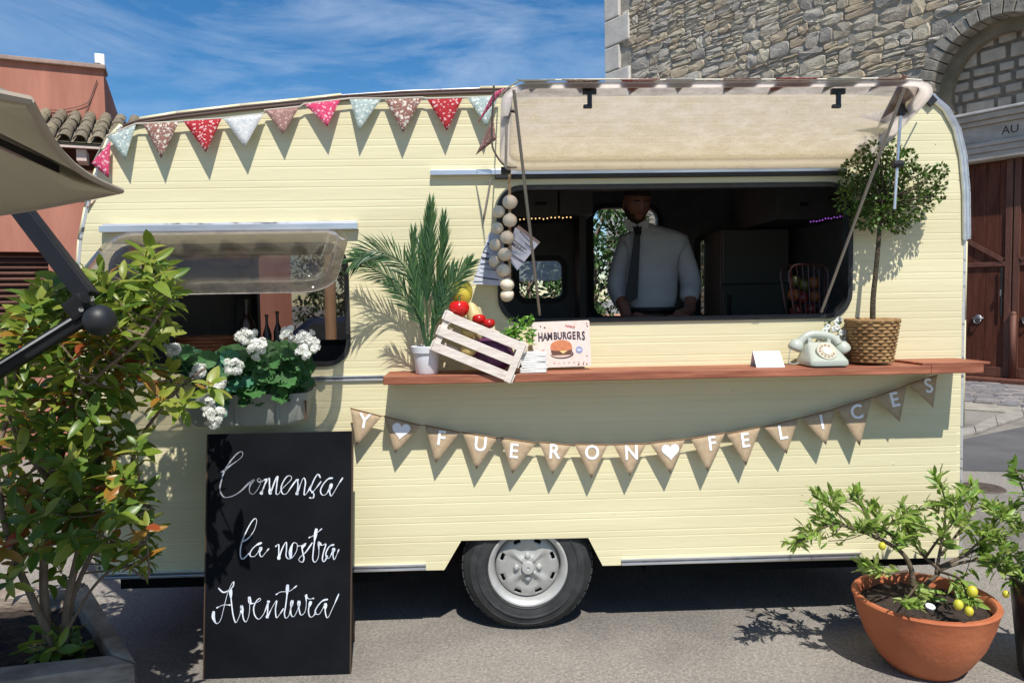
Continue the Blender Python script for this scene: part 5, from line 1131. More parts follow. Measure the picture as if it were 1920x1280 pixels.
def wpx(Y): return Matrix(((1, 0, 0), (0, 0, -1), (0, 1, 0))).to_4x4()
Mx = Matrix.Translation(P(970, 463, -.112)) @ Matrix.Rotation(R(33), 4, 'Y') @ Matrix.Rotation(R(90), 4, 'X'); text_part('MENU', .022, Mx, b2, bl_, .0002, .0004)

# ================================================================== GERANIUM WINDOW BOX
random.seed(51)
x0, x1 = P(352, 780, -.2).x, P(569, 775, -.2).x; zt, zb = P(540, 738, -.25).z, P(500, 799, -.25).z
wb = thing('window_box', 'grey green plastic window box of white geraniums under the left window', 'window box', ((x0+x1)/2, -.14, zb))
wm = mat('box_grey', (.21, .225, .20), (.25, .265, .235), rough=.55, scale=8)
m = MB(); secs = [(zb, .02, .012), (zb+.02, .0, .03), (zt-.035, -.012, .03), (zt-.033, -.022, .035), (zt, -.026, .035)]; vs = []; fs = []
for z_, ins, r_ in secs: l = rrect(x0+ins, x1-ins, -.235+ins*.6, -.03-ins*.6, .06, 6); n = len(l); vs += [Vector((x, y, z_)) for x, y in l]
l = rrect(x0-.01, x1+.01, -.235, -.03, .05, 6, .012); vs += [Vector((x, y, zt)) for x, y in l]; vs += [Vector((x, y, zt-.04)) for x, y in l]
K = len(secs)+2; fs = [(k*n+i, k*n+(i+1) % n, (k+1)*n+(i+1) % n, (k+1)*n+i) for k in range(K-1) for i in range(n)]+[tuple(range(n))[::-1], tuple(range((K-1)*n, K*n))]
m.add(vs, fs); m.build('box', wm, wb, smooth='auto')
for f in (.45, .80): xx = x0+(x1-x0)*f; q = MB(); q.rbox((xx, -.243, (zt+zb)/2-.004), (.014, .006, zt-zb-.02), .002); q.build('rib', wm, wb)
m = MB(); m.tube([(x1+.012, -.2, zt-.01), (x1+.012, -.21, zb+.02)], .004, 6); m.tube([(x1+.012, -.2, zt-.01), (x1+.012, -.003, zt+.01)], .004, 6); m.tube([(x0-.012, -.2, zt-.01), (x0-.012, -.003, zt+.01)], .004, 6); m.build('bracket', mat('rusty_iron', (.10, .05, .03), rough=.8), wb)
gmt = [mat('geranium_a', (.04, .14, .035), (.08, .22, .06), rough=.6, scale=60, trans=.25, lo=.42, hi=.58), mat('geranium_b', (.04, .17, .10), (.08, .26, .16), rough=.6, scale=30, trans=.2), mat('geranium_c', (.025, .09, .022), (.05, .14, .035), rough=.6, scale=30, trans=.15)]
def roundleaf(mm):
    vs = [(0, 0, 0)]; fs = []; n = 20
    for ring, (rr, z_) in enumerate(((.5, .05), (1.0, .12))):
        for k in range(n):
            a_ = R(-90+8)+(2*math.pi-R(16))*k/(n-1); s_ = 1+(.09*abs(math.sin(a_*4.5)) if ring else 0); vs.append((rr*s_*.5*math.cos(a_), rr*s_*.5*math.sin(a_)+.12, z_+(.10*math.sin(a_*9)+.05*math.sin(a_*4+1))*ring))
    for k in range(n-1): fs += [(0, 1+k, 2+k), (1+k, 1+n+k, 2+n+k, 2+k)]
    me = bpy.data.meshes.new('leaf'); me.from_pydata(vs, [], fs); me.materials.append(mm); me.polygons.foreach_set('use_smooth', [True]*len(fs)); return me
rl_ = [roundleaf(q) for q in gmt]; lv = Leaves(rl_, gmt, wb); stem = MB()
blobs = [(545, 690, 42), (515, 680, 40), (480, 690, 38), (530, 715, 40), (480, 720, 36), (440, 700, 40), (420, 720, 34), (400, 740, 30), (560, 700, 24), (440, 675, 30), (375, 690, 28), (345, 680, 24), (520, 740, 20), (470, 740, 24), (410, 760, 20), (550, 670, 22), (505, 665, 22)]
for cx, cy, r_ in blobs:
    for k in range(int(r_*.48)):
        a_ = rnd(0, 6.28); q = math.sqrt(rnd(0, 1))*r_; p = P(cx+q*math.cos(a_), cy+q*math.sin(a_)*.75, rnd(-.30, -.08))
        if p.z < zb+.06: continue
        nrm = Vector((rnd(-.5, .5), rnd(-1, -.2), rnd(.1, 1))).normalized(); d = nrm.cross(Vector((rnd(-1, 1), .1, rnd(-1, 1)))).normalized(); M = frameM(p, d.cross(nrm)*-1, d, nrm) @ Matrix.Diagonal((1, 1, 1, 1)); s_ = rnd(.05, .092); lv.add(M @ Matrix.Diagonal((s_, s_, s_, 1)), 1 if (cx < 460 and random.random() < .5) else random.choice((0, 0, 2)))
        if k % 3 == 0: stem.tube([p, Vector((p.x*.7+(x0+x1)*.15, -.14, zt-.03))], .0018, 4)
lv.done(300)
stem.build('stems', gmt[2], wb)
for cx, cy, r_ in [(462, 632, 16), (483, 652, 18), (540, 628, 13), (572, 632, 15), (580, 655, 22), (440, 688, 15), (405, 722, 17), (373, 697, 12), (405, 778, 19), (390, 755, 12), (322, 655, 12)]:
    c_ = P(cx, cy, rnd(-.37, -.33)); R_ = r_*.0026; m = MB()
    for b in range(int(7+r_*.35)):
        d = Vector((rnd(-1, 1), rnd(-1, .4), rnd(-.8, 1))).normalized(); q = c_+d*R_*rnd(.35, .8); m.ball(q, R_*.26, 7, 5)
        for k in range(9):
            d2 = (d+Vector((rnd(-1, 1), rnd(-1, .5), rnd(-1, 1)))).normalized(); p = q+d2*R_*rnd(.22, .38); w_ = d2.cross(Vector((rnd(-1, 1), rnd(-1, 1), rnd(-1, 1)))).normalized(); v_ = d2.cross(w_)
            for t_ in range(5):
                a_ = t_*1.2566; e1_, e2_, e0_ = [w_*math.cos(a_+o_)+v_*math.sin(a_+o_) for o_ in (0, .5, -.5)]; m.add([p, p+e0_*.007+d2*.003, p+e1_*.0115+d2*rnd(.002, .006), p+e2_*.007+d2*.003], [(0, 1, 2, 3)])
    f = m.build('flower_head', petal, wb, recalc=False); m = MB(); m.tube([c_, Vector((c_.x*.8+(x0+x1)*.1, -.14, zt-.02))], .003, 5); m.build('flower_stem', gmt[0], wb)

# ================================================================== CHALKBOARD
B0, B1_ = G(383, 1272), G(655, 1264); yb = (B0.y+B1_.y)/2; B0 = Vector((B0.x, yb, 0)); B1_ = Vector((B1_.x, yb, 0))
tp0, tp1 = P(392, 812, yb+.10), P(658, 810, yb+.10); tz = (tp0.z+tp1.z)/2
bw = B1_.x-B0.x; bdir = Vector(((tp0.x-B0.x+tp1.x-B1_.x)/2, .10, tz)); bdu = bdir.normalized(); bnr = Vector((1, 0, 0)).cross(bdu).normalized()
if bnr.y > 0: bnr = -bnr
cbd = thing('chalkboard', 'black chalkboard with white handwriting standing in front of the caravan', 'chalkboard', (B0+B1_)/2)
slate = mat('blackboard', (.004, .0045, .006), (.008, .009, .012), rough=.75, scale=3, spec=.12)
m = MB(); m.prism([B0, B1_, B1_+bdir, B0+bdir], -bnr*.014); m.build('board', slate, cbd, bevel=.002)
bwd = mat('board_edge', (.06, .035, .02), rough=.7)
for a_, b_ in ((B0, B0+bdir), (B1_, B1_+bdir)): m = MB(); s_ = Vector((1, 0, 0))*(.006 if a_ is B1_ else -.006); m.prism([a_+s_*.05, a_+s_, b_+s_, b_+s_*.05], -bnr*.014); m.build('edge_strip', bwd, cbd)
m = MB()
for xx in (.04, bw-.04): p = Vector((B0.x+xx, yb, 0)); m.tube([p+bdir*.95-bnr*.025, p+Vector((0, .30, 0.012))], .012, 8)
m.tube([Vector((B0.x+.04, yb+.22, .3)), Vector((B0.x+bw-.04, yb+.22, .3))], .009, 6); m.build('rear_legs', bwd, cbd)
chalk = mat('chalk', (.55, .60, .70), (.80, .84, .90), rough=.9, scale=25, stretch=(1, 1, 1)); chalkf = mat('chalk_faded', (.16, .17, .20), (.40, .43, .50), rough=.9, scale=30)
def strokes(lst, ox, oy, sc, m, wmax, word):
    for st in lst:
        pts = catmull([Vector((x, y, 0)) for x, y in st], 6); b = MB(); vs = []
        n = len(pts)
        for i, p in enumerate(pts):
            t = pts[min(i+1, n-1)]-pts[max(i-1, 0)]; t = t.normalized() if t.length > 0 else Vector((1, 0, 0)); wdt = 1.4*wmax*(.42+.58*max(0, t.y))*(.35+.65*math.sin(math.pi*min(1, .12+.88*min(1, 6*min(i, n-1-i)/n+.05))))*sc
            s_ = Vector((-t.y, t.x, 0))*wdt*.5
            for q in (p+s_, p-s_): vs.append(H(ox+q.x/sc, oy+q.y/sc, B0, bnr)+bnr*.0012)
        b.add(vs, [(2*i, 2*i+1, 2*i+3, 2*i+2) for i in range(n-1)]); b.add([v-bnr*.0008 for v in vs], [(2*i, 2*i+2, 2*i+3, 2*i+1) for i in range(n-1)]); b.build('chalk_stroke', m, cbd, recalc=False)
SA_ = [[(165, 385), (215, 370), (300, 300), (400, 230), (460, 170), (455, 118), (405, 130), (330, 205), (260, 300), (210, 400), (180, 500), (160, 600), (175, 670), (220, 722), (300, 715), (380, 680), (460, 620), (540, 540), (620, 485)]]
SA2 = [[(620, 485), (580, 530), (553, 600), (560, 660), (605, 680), (660, 620), (700, 540), (703, 490), (675, 470), (660, 500), (690, 520), (750, 495)]]
SA3 = [[(750, 495), (780, 480), (740, 600), (705, 685)], [(705, 685), (760, 560), (815, 465), (820, 560), (832, 685)], [(832, 685), (880, 540), (925, 445), (918, 560), (908, 670), (940, 680), (980, 620), (1050, 550), (1112, 480), (1100, 438), (1050, 450), (992, 540), (975, 620), (1000, 678), (1050, 670), (1100, 600), (1150, 530), (1190, 480)], [(1190, 480), (1200, 560), (1185, 692)], [(1185, 692), (1230, 560), (1275, 465), (1300, 520), (1287, 620), (1285, 692), (1330, 650), (1380, 560)],
       [(1500, 465), (1470, 415), (1430, 460), (1388, 550), (1365, 620), (1400, 645), (1450, 590), (1510, 510)], [(1385, 645), (1412, 680), (1402, 730), (1350, 728)], [(1665, 465), (1600, 480), (1530, 560), (1500, 640), (1530, 695), (1585, 670), (1635, 575)], [(1650, 540), (1622, 640), (1642, 705), (1680, 655), (1740, 550), (1798, 462)]]
strokes(SA_, 390, 830, 7.11, chalkf, 5.4, 'a'); strokes(SA2, 390, 830, 7.11, chalkf, 3.6, 'b'); strokes(SA3, 390, 830, 7.11, chalk, 4.6, 'c')
SB2 = [[(345, 315), (420, 270), (480, 190), (508, 100), (495, 62), (455, 100), (400, 200), (355, 310), (338, 400), (345, 472), (375, 480), (430, 425)], [(562, 315), (500, 345), (450, 400), (440, 450), (480, 460), (520, 420), (552, 365)], [(555, 360), (540, 430), (562, 462), (600, 420), (637, 375)],
       [(703, 358), (737, 333), (740, 400), (740, 492)], [(740, 492), (770, 390), (815, 308), (820, 380), (815, 450), (838, 482), (880, 470), (925, 400), (930, 330), (890, 320), (862, 400), (865, 475)], [(930, 350), (975, 345), (1025, 322)], [(1015, 330), (985, 365), (990, 420), (1003, 480), (985, 518), (950, 500), (960, 468), (1020, 415), (1090, 315)], [(1133, 168), (1115, 280), (1100, 400), (1095, 490), (1120, 518), (1152, 465), (1158, 380), (1150, 308)], [(1050, 265), (1110, 235), (1190, 168)], [(1150, 308), (1190, 342), (1230, 330), (1205, 420), (1195, 490), (1215, 512), (1250, 450)], [(1318, 335), (1270, 352), (1232, 420), (1240, 470), (1270, 470), (1312, 385)], [(1315, 370), (1305, 440), (1318, 492), (1345, 440), (1367, 383)],
       [(60, 1030), (58, 1100), (90, 1158), (132, 1120), (165, 1000), (200, 860), (240, 760), (268, 722), (262, 770), (215, 812), (160, 832), (108, 788)], [(235, 790), (240, 880), (250, 980), (265, 1080), (290, 1148), (320, 1100), (340, 1040), (350, 968)], [(350, 968), (362, 1060), (375, 1120), (402, 1137), (430, 1060), (436, 960), (430, 878)], [(88, 997), (160, 965), (237, 965)], [(430, 878), (445, 945), (500, 940), (548, 915), (540, 895), (508, 922), (478, 990), (488, 1070), (530, 1112), (580, 1060), (610, 990), (632, 918)], [(632, 918), (625, 1000), (618, 1102)], [(618, 1102), (660, 1010), (717, 918), (705, 1010), (715, 1097), (750, 1060), (790, 1000)],
       [(832, 752), (825, 860), (810, 980), (798, 1060), (815, 1102), (850, 1060), (882, 915)], [(882, 915), (865, 1000), (870, 1070), (900, 1082), (940, 1000), (950, 920)], [(950, 920), (950, 1000), (970, 1068), (1010, 1040), (1027, 950), (1020, 858)], [(1020, 858), (1050, 900), (1108, 895)], [(1075, 925), (1050, 1010), (1060, 1080), (1090, 1087), (1130, 1040)], [(1252, 905), (1190, 925), (1130, 1000), (1120, 1050), (1160, 1060), (1200, 1000), (1225, 955)], [(1228, 945), (1225, 1040), (1250, 1098), (1300, 1000), (1367, 848)], [(708, 858), (760, 828), (850, 820), (928, 763)]]
strokes(SB2, 390, 960, 5.567, chalk, 4.4, 'd')

# ================================================================== POTTED KUMQUAT
random.seed(61)
bc = Vector((1.855, -.425, 0)); kq = thing('potted_kumquat', 'kumquat bush with yellow fruit in a wide terracotta bowl', 'potted plant', bc)
ter = mat('terracotta', (.38, .095, .034), (.56, .19, .08), rough=.75, scale=3.2, bump=.25, bscale=40, lo=.3, hi=.8)
m = MB(); m.lathe([(.125, 0), (.14, .004), (.185, .055), (.232, .135), (.264, .225), (.279, .290), (.284, .300), (.279, .308), (.262, .308), (.254, .300), (.247, .25), (.0, .245)], bc, 56); m.build('bowl', ter, kq, smooth='auto')
m = MB(); n = 22; vs = [bc+Vector((0, 0, .265))]; fs = []
for r_i in range(1, 10):
    for k in range(n*2): a_ = k*math.pi/n; rr = .249*r_i/9; vs.append(bc+Vector((rr*math.cos(a_), rr*math.sin(a_), .265+rnd(-.007, .007)-.004*(r_i > 7))))
for k in range(n*2): fs.append((0, 1+k, 1+(k+1) % (2*n)))
for r_i in range(8):
    for k in range(n*2): a_, b_ = 1+r_i*2*n, 1+(r_i+1)*2*n; fs.append((a_+k, b_+k, b_+(k+1) % (2*n), a_+(k+1) % (2*n)))
m.add(vs, fs); m.build('soil', soil, kq)
ky = -.43
twigs = []; kb = mat('kumquat_bark', (.085, .06, .035), (.15, .11, .07), rough=.85, scale=30, bump=.6)
def kbr(l, r0, r1): pts = catmull([P(x, y, ky+dy) for x, y, dy in l], 6); m = MB(); m.tube(pts, [r0+(r1-r0)*i/(len(pts)-1) for i in range(len(pts))], 7); m.build('branch', kb, kq, smooth=True); twigs.append(pts); return pts
kbr([(1712, 1100, 0), (1708, 1065, 0), (1690, 1035, 0), (1650, 1010, -.05), (1600, 990, -.08), (1560, 983, -.1), (1525, 1000, -.1), (1490, 1018, -.1)], .012, .003)
kbr([(1600, 990, -.08), (1575, 965, -.1), (1555, 945, -.12), (1535, 930, -.12)], .005, .002)
kbr([(1650, 1010, -.05), (1630, 975, -.02), (1612, 945, 0), (1605, 925, 0)], .005, .0018)
kbr([(1690, 1035, 0), (1665, 995, .05), (1650, 970, .08), (1640, 950, .1)], .006, .002)
kbr([(1735, 1095, 0), (1760, 1070, 0), (1735, 1045, 0), (1712, 1015, .03), (1700, 985, .05), (1690, 950, .05)], .010, .002)
kbr([(1755, 1075, 0), (1762, 1035, 0), (1770, 990, 0), (1772, 940, .02), (1757, 895, .02)], .008, .002)
kbr([(1760, 1068, 0), (1800, 1055, -.02), (1840, 1050, -.05), (1880, 1060, -.08), (1912, 1075, -.1)], .008, .002)
kbr([(1762, 1062, 0), (1810, 1040, 0), (1850, 1020, .05), (1890, 1000, .1), (1925, 990, .1)], .008, .002)
kbr([(1765, 1040, 0), (1795, 1000, .05), (1820, 960, .1), (1826, 915, .1)], .007, .002)
kbr([(1735, 1045, 0), (1760, 1010, -.1), (1790, 975, -.15), (1800, 940, -.15)], .006, .002)
kbr([(1760, 1070, 0), (1800, 1085, -.15), (1810, 1110, -.22), (1820, 1130, -.25)], .006, .002)
kbr([(1700, 1070, 0), (1665, 1075, -.1), (1640, 1065, -.12), (1620, 1055, -.12)], .006, .002)
kbr([(1810, 1040, 0), (1850, 1000, .0), (1880, 960, .0), (1905, 950, 0)], .005, .002)
kbr([(1720, 1095, 0), (1705, 1115, -.12), (1690, 1130, -.18), (1720, 1135, -.22)], .005, .002)
kmt = [mat('kumquat_a', (.25, .38, .055), (.32, .45, .09), rough=.42, trans=.35), mat('kumquat_b', (.14, .26, .035), (.19, .32, .06), rough=.42, trans=.3), mat('kumquat_c', (.32, .42, .10), (.40, .48, .15), rough=.42, trans=.4)]
klm = leafmesh('leaf', kmt, 1, .31, .10, .14, 5)+leafmesh('leaf', kmt, 1, .26, .4, .25, 5); lv = Leaves(klm, kmt*2, kq)
for pts in twigs:
    n = len(pts); a0 = int(n*.42)
    for i in range(a0, n):
        f = (i-a0)/(n-a0)
        for _ in range(3 if f < .6 else 4):
            t = (pts[min(i+1, n-1)]-pts[i-1]).normalized(); d = (t*.9+Vector((rnd(-1, 1), rnd(-1, 1), rnd(-.2, 1.1)))*.8).normalized(); p = pts[i]+Vector((rnd(-1, 1), rnd(-1, 1), rnd(-1, 1)))*.012; lv.add(leafM(p, d, rnd(.032, .062), roll=rnd(-1.3, 1.3)), random.choice((0, 0, 1, 2, 3, 5)))
kc = [(1520, 945, 16), (1535, 970, 14), (1560, 925, 10), (1488, 1020, 12), (1510, 990, 12), (1604, 918, 8), (1620, 990, 16), (1655, 1000, 18), (1640, 975, 12), (1690, 970, 22), (1720, 985, 24), (1690, 1015, 20), (1730, 950, 18), (1757, 895, 10), (1775, 935, 16), (1795, 965, 20), (1825, 915, 22), (1850, 950, 26), (1880, 965, 26), (1905, 980, 24), (1850, 1000, 28), (1890, 1030, 26), (1860, 1060, 22), (1900, 1090, 20), (1640, 1062, 14), (1620, 1070, 10), (1815, 990, 20), (1800, 1105, 16), (1780, 1020, 16), (1840, 1030, 20), (1915, 1050, 16), (1730, 1110, 12), (1750, 1130, 12), (1555, 1010, 10)]
tw = MB()
for cx, cy, r_ in kc:
    for k in range(2):
        dy = rnd(-.14, .14); c_ = P(cx+rnd(-6, 6), cy+rnd(-6, 6), ky+dy); near = min((q for pts in twigs for q in pts), key=lambda q: (q-c_).length); mid = near.lerp(c_, .5)+Vector((0, 0, -.01)); c2 = catmull([near, mid, c_], 5); tw.tube(c2, .0018, 4)
        for j in range(int(r_*.95)):
            i = random.randrange(2, len(c2)); d = ((c2[-1]-c2[0]).normalized()*.7+Vector((rnd(-1, 1), rnd(-1, 1), rnd(-.3, 1.1)))).normalized(); p = c2[i]+Vector((rnd(-1, 1), rnd(-1, 1), rnd(-1, 1)))*r_*.0008; lv.add(leafM(p, d, rnd(.036, .068), roll=rnd(-1.4, 1.4)), random.choice((0, 1, 2, 3, 4, 5, 2, 0)))
tw.build('twigs', kb, kq, kind='stuff')
lv.done(300)
fy = mat('kumquat_fruit', (.62, .50, .03), (.55, .52, .05), rough=.35, scale=10)
for x, y, dy, r_ in [(1654, 1023, -.12, .016), (1823, 1108, -.25, .022), (1797, 1133, -.27, .020), (1817, 1145, -.28, .018), (1886, 1113, -.1, .015), (1812, 1128, -.24, .014)]: m = MB(); m.ball(P(x, y, ky+dy), r_*.9, 14, 10, (1, 1, 1.15)); m.build('kumquat', fy, kq, smooth=True)
q = P(1744, 1107, -.48); q.z = .275; m = MB(); m.lathe([(.008, .0), (.012, .012), (.019, .012), (.017, 0)], q, 16, Matrix.Rotation(R(20), 3, 'X')); tag(m.build('watering_ring', white, smooth='auto'), 'small white plastic ring lying on the soil of the terracotta bowl', 'ring')

# dark planter at the right edge
random.seed(65)
dq = G(1990, 1275); dp = thing('dark_planter', 'tall black planter with leafy shrub cut by the right edge of the photo', 'planter', dq); m = MB(); m.lathe([(.14, 0), (.15, .02), (.185, .38), (.19, .42), (.178, .42), (.17, .40), (0, .39)], dq, 28); m.build('pot', mat('dark_glaze', (.012, .011, .013), (.025, .018, .022), rough=.3, scale=5), dp, smooth='auto')
lv = Leaves(klm, kmt*2, dp); b = MB()
for k in range(16):
    e_ = dq+Vector((rnd(-.2, .22), rnd(-.2, .25), rnd(.6, .95))); s_ = dq+Vector((rnd(-.05, .05), rnd(-.05, .05), .39)); c_ = catmull([s_, s_.lerp(e_, .5)+Vector((0, 0, .04)), e_], 6); b.tube(c_, .004, 5)
    for i in range(5, len(c_)):
        for j in range(3): lv.add(leafM(c_[i], (rnd(-1, 1), rnd(-1, 1), rnd(-.2, 1)), rnd(.045, .08), roll=rnd(-1, 1)), random.choice((1, 1, 0)))
b.build('stems', kb, dp); lv.done(0)

# ================================================================== SHRUB BED AT LEFT
random.seed(71)
q0, q1, q2, q3 = Vector((-1.245, -.872, 0)), Vector((-1.82, -.10, 0)), Vector((-2.40, -.20, 0)), Vector((-1.80, -1.02, 0)); ph = .35
bed = thing('timber_planter', 'weathered grey timber planter box at the lower left', 'planter', (q0+q1+q2+q3)/4)
cn = (q0+q1+q2+q3)/4; quad = [q0, q1, q2, q3]; inn = [p+(cn-p).normalized()*.13 for p in quad]
for i in range(4):
    a_, b_, c_, d_ = quad[i], quad[(i+1) % 4], inn[(i+1) % 4], inn[i]
    e_ = (b_-a_).normalized()*.003
    for z0, z1 in ((.0, .17), (.175, ph)):
        j = rnd(-.004, .004); m = MB(); m.prism([a_+e_+UP*z0, b_-e_+UP*z0, c_-e_+UP*z0, d_+e_+UP*z0], UP*(z1-z0+(j if z1 == ph else 0))); m.build('timber', oldwood, bed, bevel=.008)
m = MB(); 
qi = [p+UP*(ph-.06) for p in inn]; vs = []; fs = []; n = 14
for i in range(n+1):
    for j in range(n+1): a_ = qi[0].lerp(qi[1], i/n); b_ = qi[3].lerp(qi[2], i/n); vs.append(a_.lerp(b_, j/n)+Vector((0, 0, rnd(-.012, .012))))
for i in range(n):
    for j in range(n): k = i*(n+1)+j; fs.append((k, k+1, k+n+2, k+n+1))
m.add(vs, fs); m.build('soil', soil, bed)
shb = thing('leafy_shrub', 'tall leafy shrub with green and orange leaves growing from the timber planter', 'shrub', G(90, 1200, .3))
stc = mat('shrub_bark', (.13, .09, .06), (.22, .165, .115), rough=.85, scale=25, stretch=(1, 1, .4), bump=.6)
smt = [mat('shrub_a', (.19, .28, .03), (.26, .35, .05), rough=.36, scale=12, trans=.42), mat('shrub_b', (.09, .175, .022), (.14, .23, .035), rough=.36, scale=12, trans=.38), mat('shrub_c', (.28, .35, .05), (.40, .42, .08), rough=.38, scale=12, trans=.45), mat('shrub_orange', (.40, .17, .03), (.28, .20, .035), rough=.35, scale=14, trans=.35), mat('shrub_red', (.30, .04, .02), (.34, .10, .03), rough=.4, scale=14, trans=.3)]
slm = leafmesh('leaf', smt, 1, .43, .18, .14, 6)+leafmesh('leaf', smt, 1, .38, .42, .22, 6)+leafmesh('leaf', smt, 1, .34, -.10, .30, 6); lv = Leaves(slm, smt*3, shb)
bs = [(70, 1210), (85, 1215), (125, 1200), (95, 1190), (45, 1190), (110, 1205)]; main = []
def sst(l, r0, r1): pts = catmull([P(x, y, Y) for x, y, Y in l], 6); m = MB(); m.tube(pts, [r0+(r1-r0)*i/(len(pts)-1) for i in range(len(pts))], 8); m.build('stem', stc, shb, smooth=True); main.append(pts)
sst([(90, 1215, -.72), (82, 1100, -.70), (85, 1000, -.68), (95, 900, -.66), (110, 800, -.64), (130, 700, -.62), (120, 600, -.62), (100, 520, -.62)], .017, .006)
sst([(120, 1205, -.70), (128, 1120, -.68), (150, 1020, -.66), (165, 920, -.64), (195, 820, -.62), (215, 720, -.62), (245, 620, -.62), (262, 520, -.62), (270, 465, -.62)], .015, .005)
sst([(100, 1210, -.74), (60, 1120, -.74), (25, 1040, -.74), (5, 960, -.74), (-5, 860, -.72), (20, 760, -.7), (40, 640, -.7), (50, 560, -.7)], .014, .005)
sst([(128, 1200, -.66), (140, 1110, -.6), (190, 1000, -.58), (235, 900, -.58), (265, 820, -.58), (300, 770, -.58), (345, 720, -.58), (385, 690, -.58)], .011, .004)
sst([(110, 1210, -.72), (175, 1100, -.74), (230, 1060, -.76), (275, 1085, -.78), (278, 1040, -.78), (272, 1015, -.78)], .006, .003)
sst([(150, 1020, -.66), (200, 960, -.7), (250, 940, -.72), (290, 955, -.74)], .007, .003)
sst([(110, 800, -.64), (150, 740, -.8), (200, 690, -.9), (260, 640, -.9), (320, 560, -.88)], .009, .004)
sst([(95, 900, -.66), (50, 850, -.8), (20, 790, -.88), (10, 700, -.9)], .009, .004)
zones = [((0, 120), (570, 700), 30), ((40, 200), (505, 590), 24), ((150, 325), (500, 620), 44), ((120, 290), (600, 720), 34), ((0, 140), (700, 850), 34), ((140, 265), (720, 840), 19), ((0, 130), (850, 1010), 30), ((110, 240), (830, 960), 28), ((190, 285), (870, 960), 14), ((140, 285), (950, 1045), 16), ((0, 110), (1000, 1090), 9), ((290, 400), (670, 750), 9), ((245, 300), (1020, 1050), 3), ((250, 300), (455, 500), 4), ((0, 60), (640, 780), 14), ((50, 180), (1180, 1235), 8)]
allp = [q for p in main for q in p]; tw = MB(); 
for (xa_, xb_), (ya_, yb_), n in zones:
    for k in range(n):
        cx, cy = rnd(xa_, xb_), rnd(ya_, yb_); Y = rnd(-.95, -.35) if cy < 1100 else rnd(-.78, -.66); c_ = P(cx, cy, Y)
        near = min(allp, key=lambda q: (q-c_).length+max(0, q.z-c_.z)*1.5); t = (c_-near); 
        if t.length > .45: near = c_-t.normalized()*.3
        c2 = catmull([near, near.lerp(c_, .5)+Vector((0, 0, -.02)), c_], 5); tw.tube(c2, [.0042-.0005*i/2 for i in range(len(c2))], 5)
        ax = (c2[-1]-c2[-3]).normalized(); ax = (ax+Vector((0, -.1, .6))).normalized(); u_ = ax.cross(Vector((.3, 1, .1))).normalized(); v_ = ax.cross(u_); nl = random.randint(6, 10); ph0 = rnd(0, 6)
        hue = random.random(); top_ = cy < 640
        for j in range(nl):
            a_ = ph0+j*2.4; open_ = .55+.75*(j/nl); d = (ax*(1.25-open_)+(u_*math.cos(a_)+v_*math.sin(a_))*open_+Vector((0, 0, -.12))).normalized(); p = c_-ax*.012*j*.8
            sz = rnd(.055, .104)*(.75 if j < 2 else 1)
            kk = random.choice((0, 0, 1, 2) if top_ else (0, 1, 1, 2)); 
            if hue > .86 and cy > 600: kk = random.choice((3, 3, 4, 2))
            elif random.random() < .025: kk = 3
            if cx > 290 and cy > 660: kk = random.choice((2, 2, 0, 0, 3))
            lv.add(leafM(p, d, sz, up=ax, roll=rnd(-.6, .6)), kk+5*random.randrange(3))
tw.build('twigs', stc, shb, kind='stuff'); lv.done(300)

# ================================================================== UMBRELLA
random.seed(81)
UC = G(228, 358, 1.85); hub = Vector((-1.80, -2.52, 2.45)); rad2 = Vector((UC.x-hub.x, UC.y-hub.y, 0)); 
umb = thing('garden_umbrella', 'large beige garden umbrella on a black angled mast at the left edge', 'umbrella', (-3.2, -.6, 0))
can = mat('beige_canvas', (.62, .57, .42), (.55, .50, .36), rough=.95, scale=3, bump=.2)
cor = [hub+Vector((*(Matrix.Rotation(R(36*k), 2) @ Vector((rad2.x, rad2.y))), UC.z-hub.z)) for k in range(10)]
m = MB(); n = 6
for k in range(10):
    a_, b_ = cor[k], cor[(k+1) % 10]; vs = []; fs = []
    for i in range(n+1):
        for j in range(n+1):
            f = i/n; p = hub.lerp(a_.lerp(b_, j/n), f); sag = -.02*math.sin(math.pi*j/n)*f; out = (hub-p); out.z = 0; p = p+Vector((0, 0, sag*.6))+out*(.02*math.sin(math.pi*j/n)*f*f); vs.append(p)
    for i in range(n):
        for j in range(n): q = i*(n+1)+j; fs.append((q, q+1, q+n+2, q+n+1))
    m.add(vs, fs)
o = m.build('canopy', can, umb, smooth='auto'); s_ = o.modifiers.new('s', 'SOLIDIFY'); s_.thickness = .003
hemm = mat('hem_canvas', (.40, .34, .27), rough=.9)
for k in range(10):
    a_, b_ = cor[k], cor[(k+1) % 10]; pts = []
    for j in range(9): p = a_.lerp(b_, j/8); out = hub-p; out.z = 0; pts.append(p+Vector((0, 0, -.012*math.sin(math.pi*j/8)))+out*(.02*math.sin(math.pi*j/8)))
    m = MB(); m.tube(pts, .006, 6); m.build('hem', hemm, umb)
    c_ = cor[k]; d = (hub-c_); L_ = d.length; d.normalize(); dn_ = Vector((0, 0, -.014)); m = MB(); s2 = d.cross(UP).normalized()*.013; p0, p1 = c_+d*.13+dn_, hub+Vector((0, 0, -.06)); m.prism([p0-s2, p0+s2, p1+s2, p1-s2], (0, 0, -.016)); m.build('rib', blackp, umb)
    m = MB(); a1_ = (cor[(k+1) % 10]-c_).normalized(); a2_ = (cor[k-1]-c_).normalized(); q = [c_+d*.004, c_+a1_*.055+d*.09, c_+d*.20, c_+a2_*.055+d*.09]; q = [p+Vector((0, 0, -.034)) for p in q]; q[0] += Vector((0, 0, .024)); m.prism(q, (0, 0, .003)); m.build('rib_pocket', can, umb)
m = MB(); m.lathe([(.05, -.12), (.06, -.05), (.05, .02), (.02, .06), (0, .07)], hub, 18); m.build('hub', blackp, umb, smooth='auto')
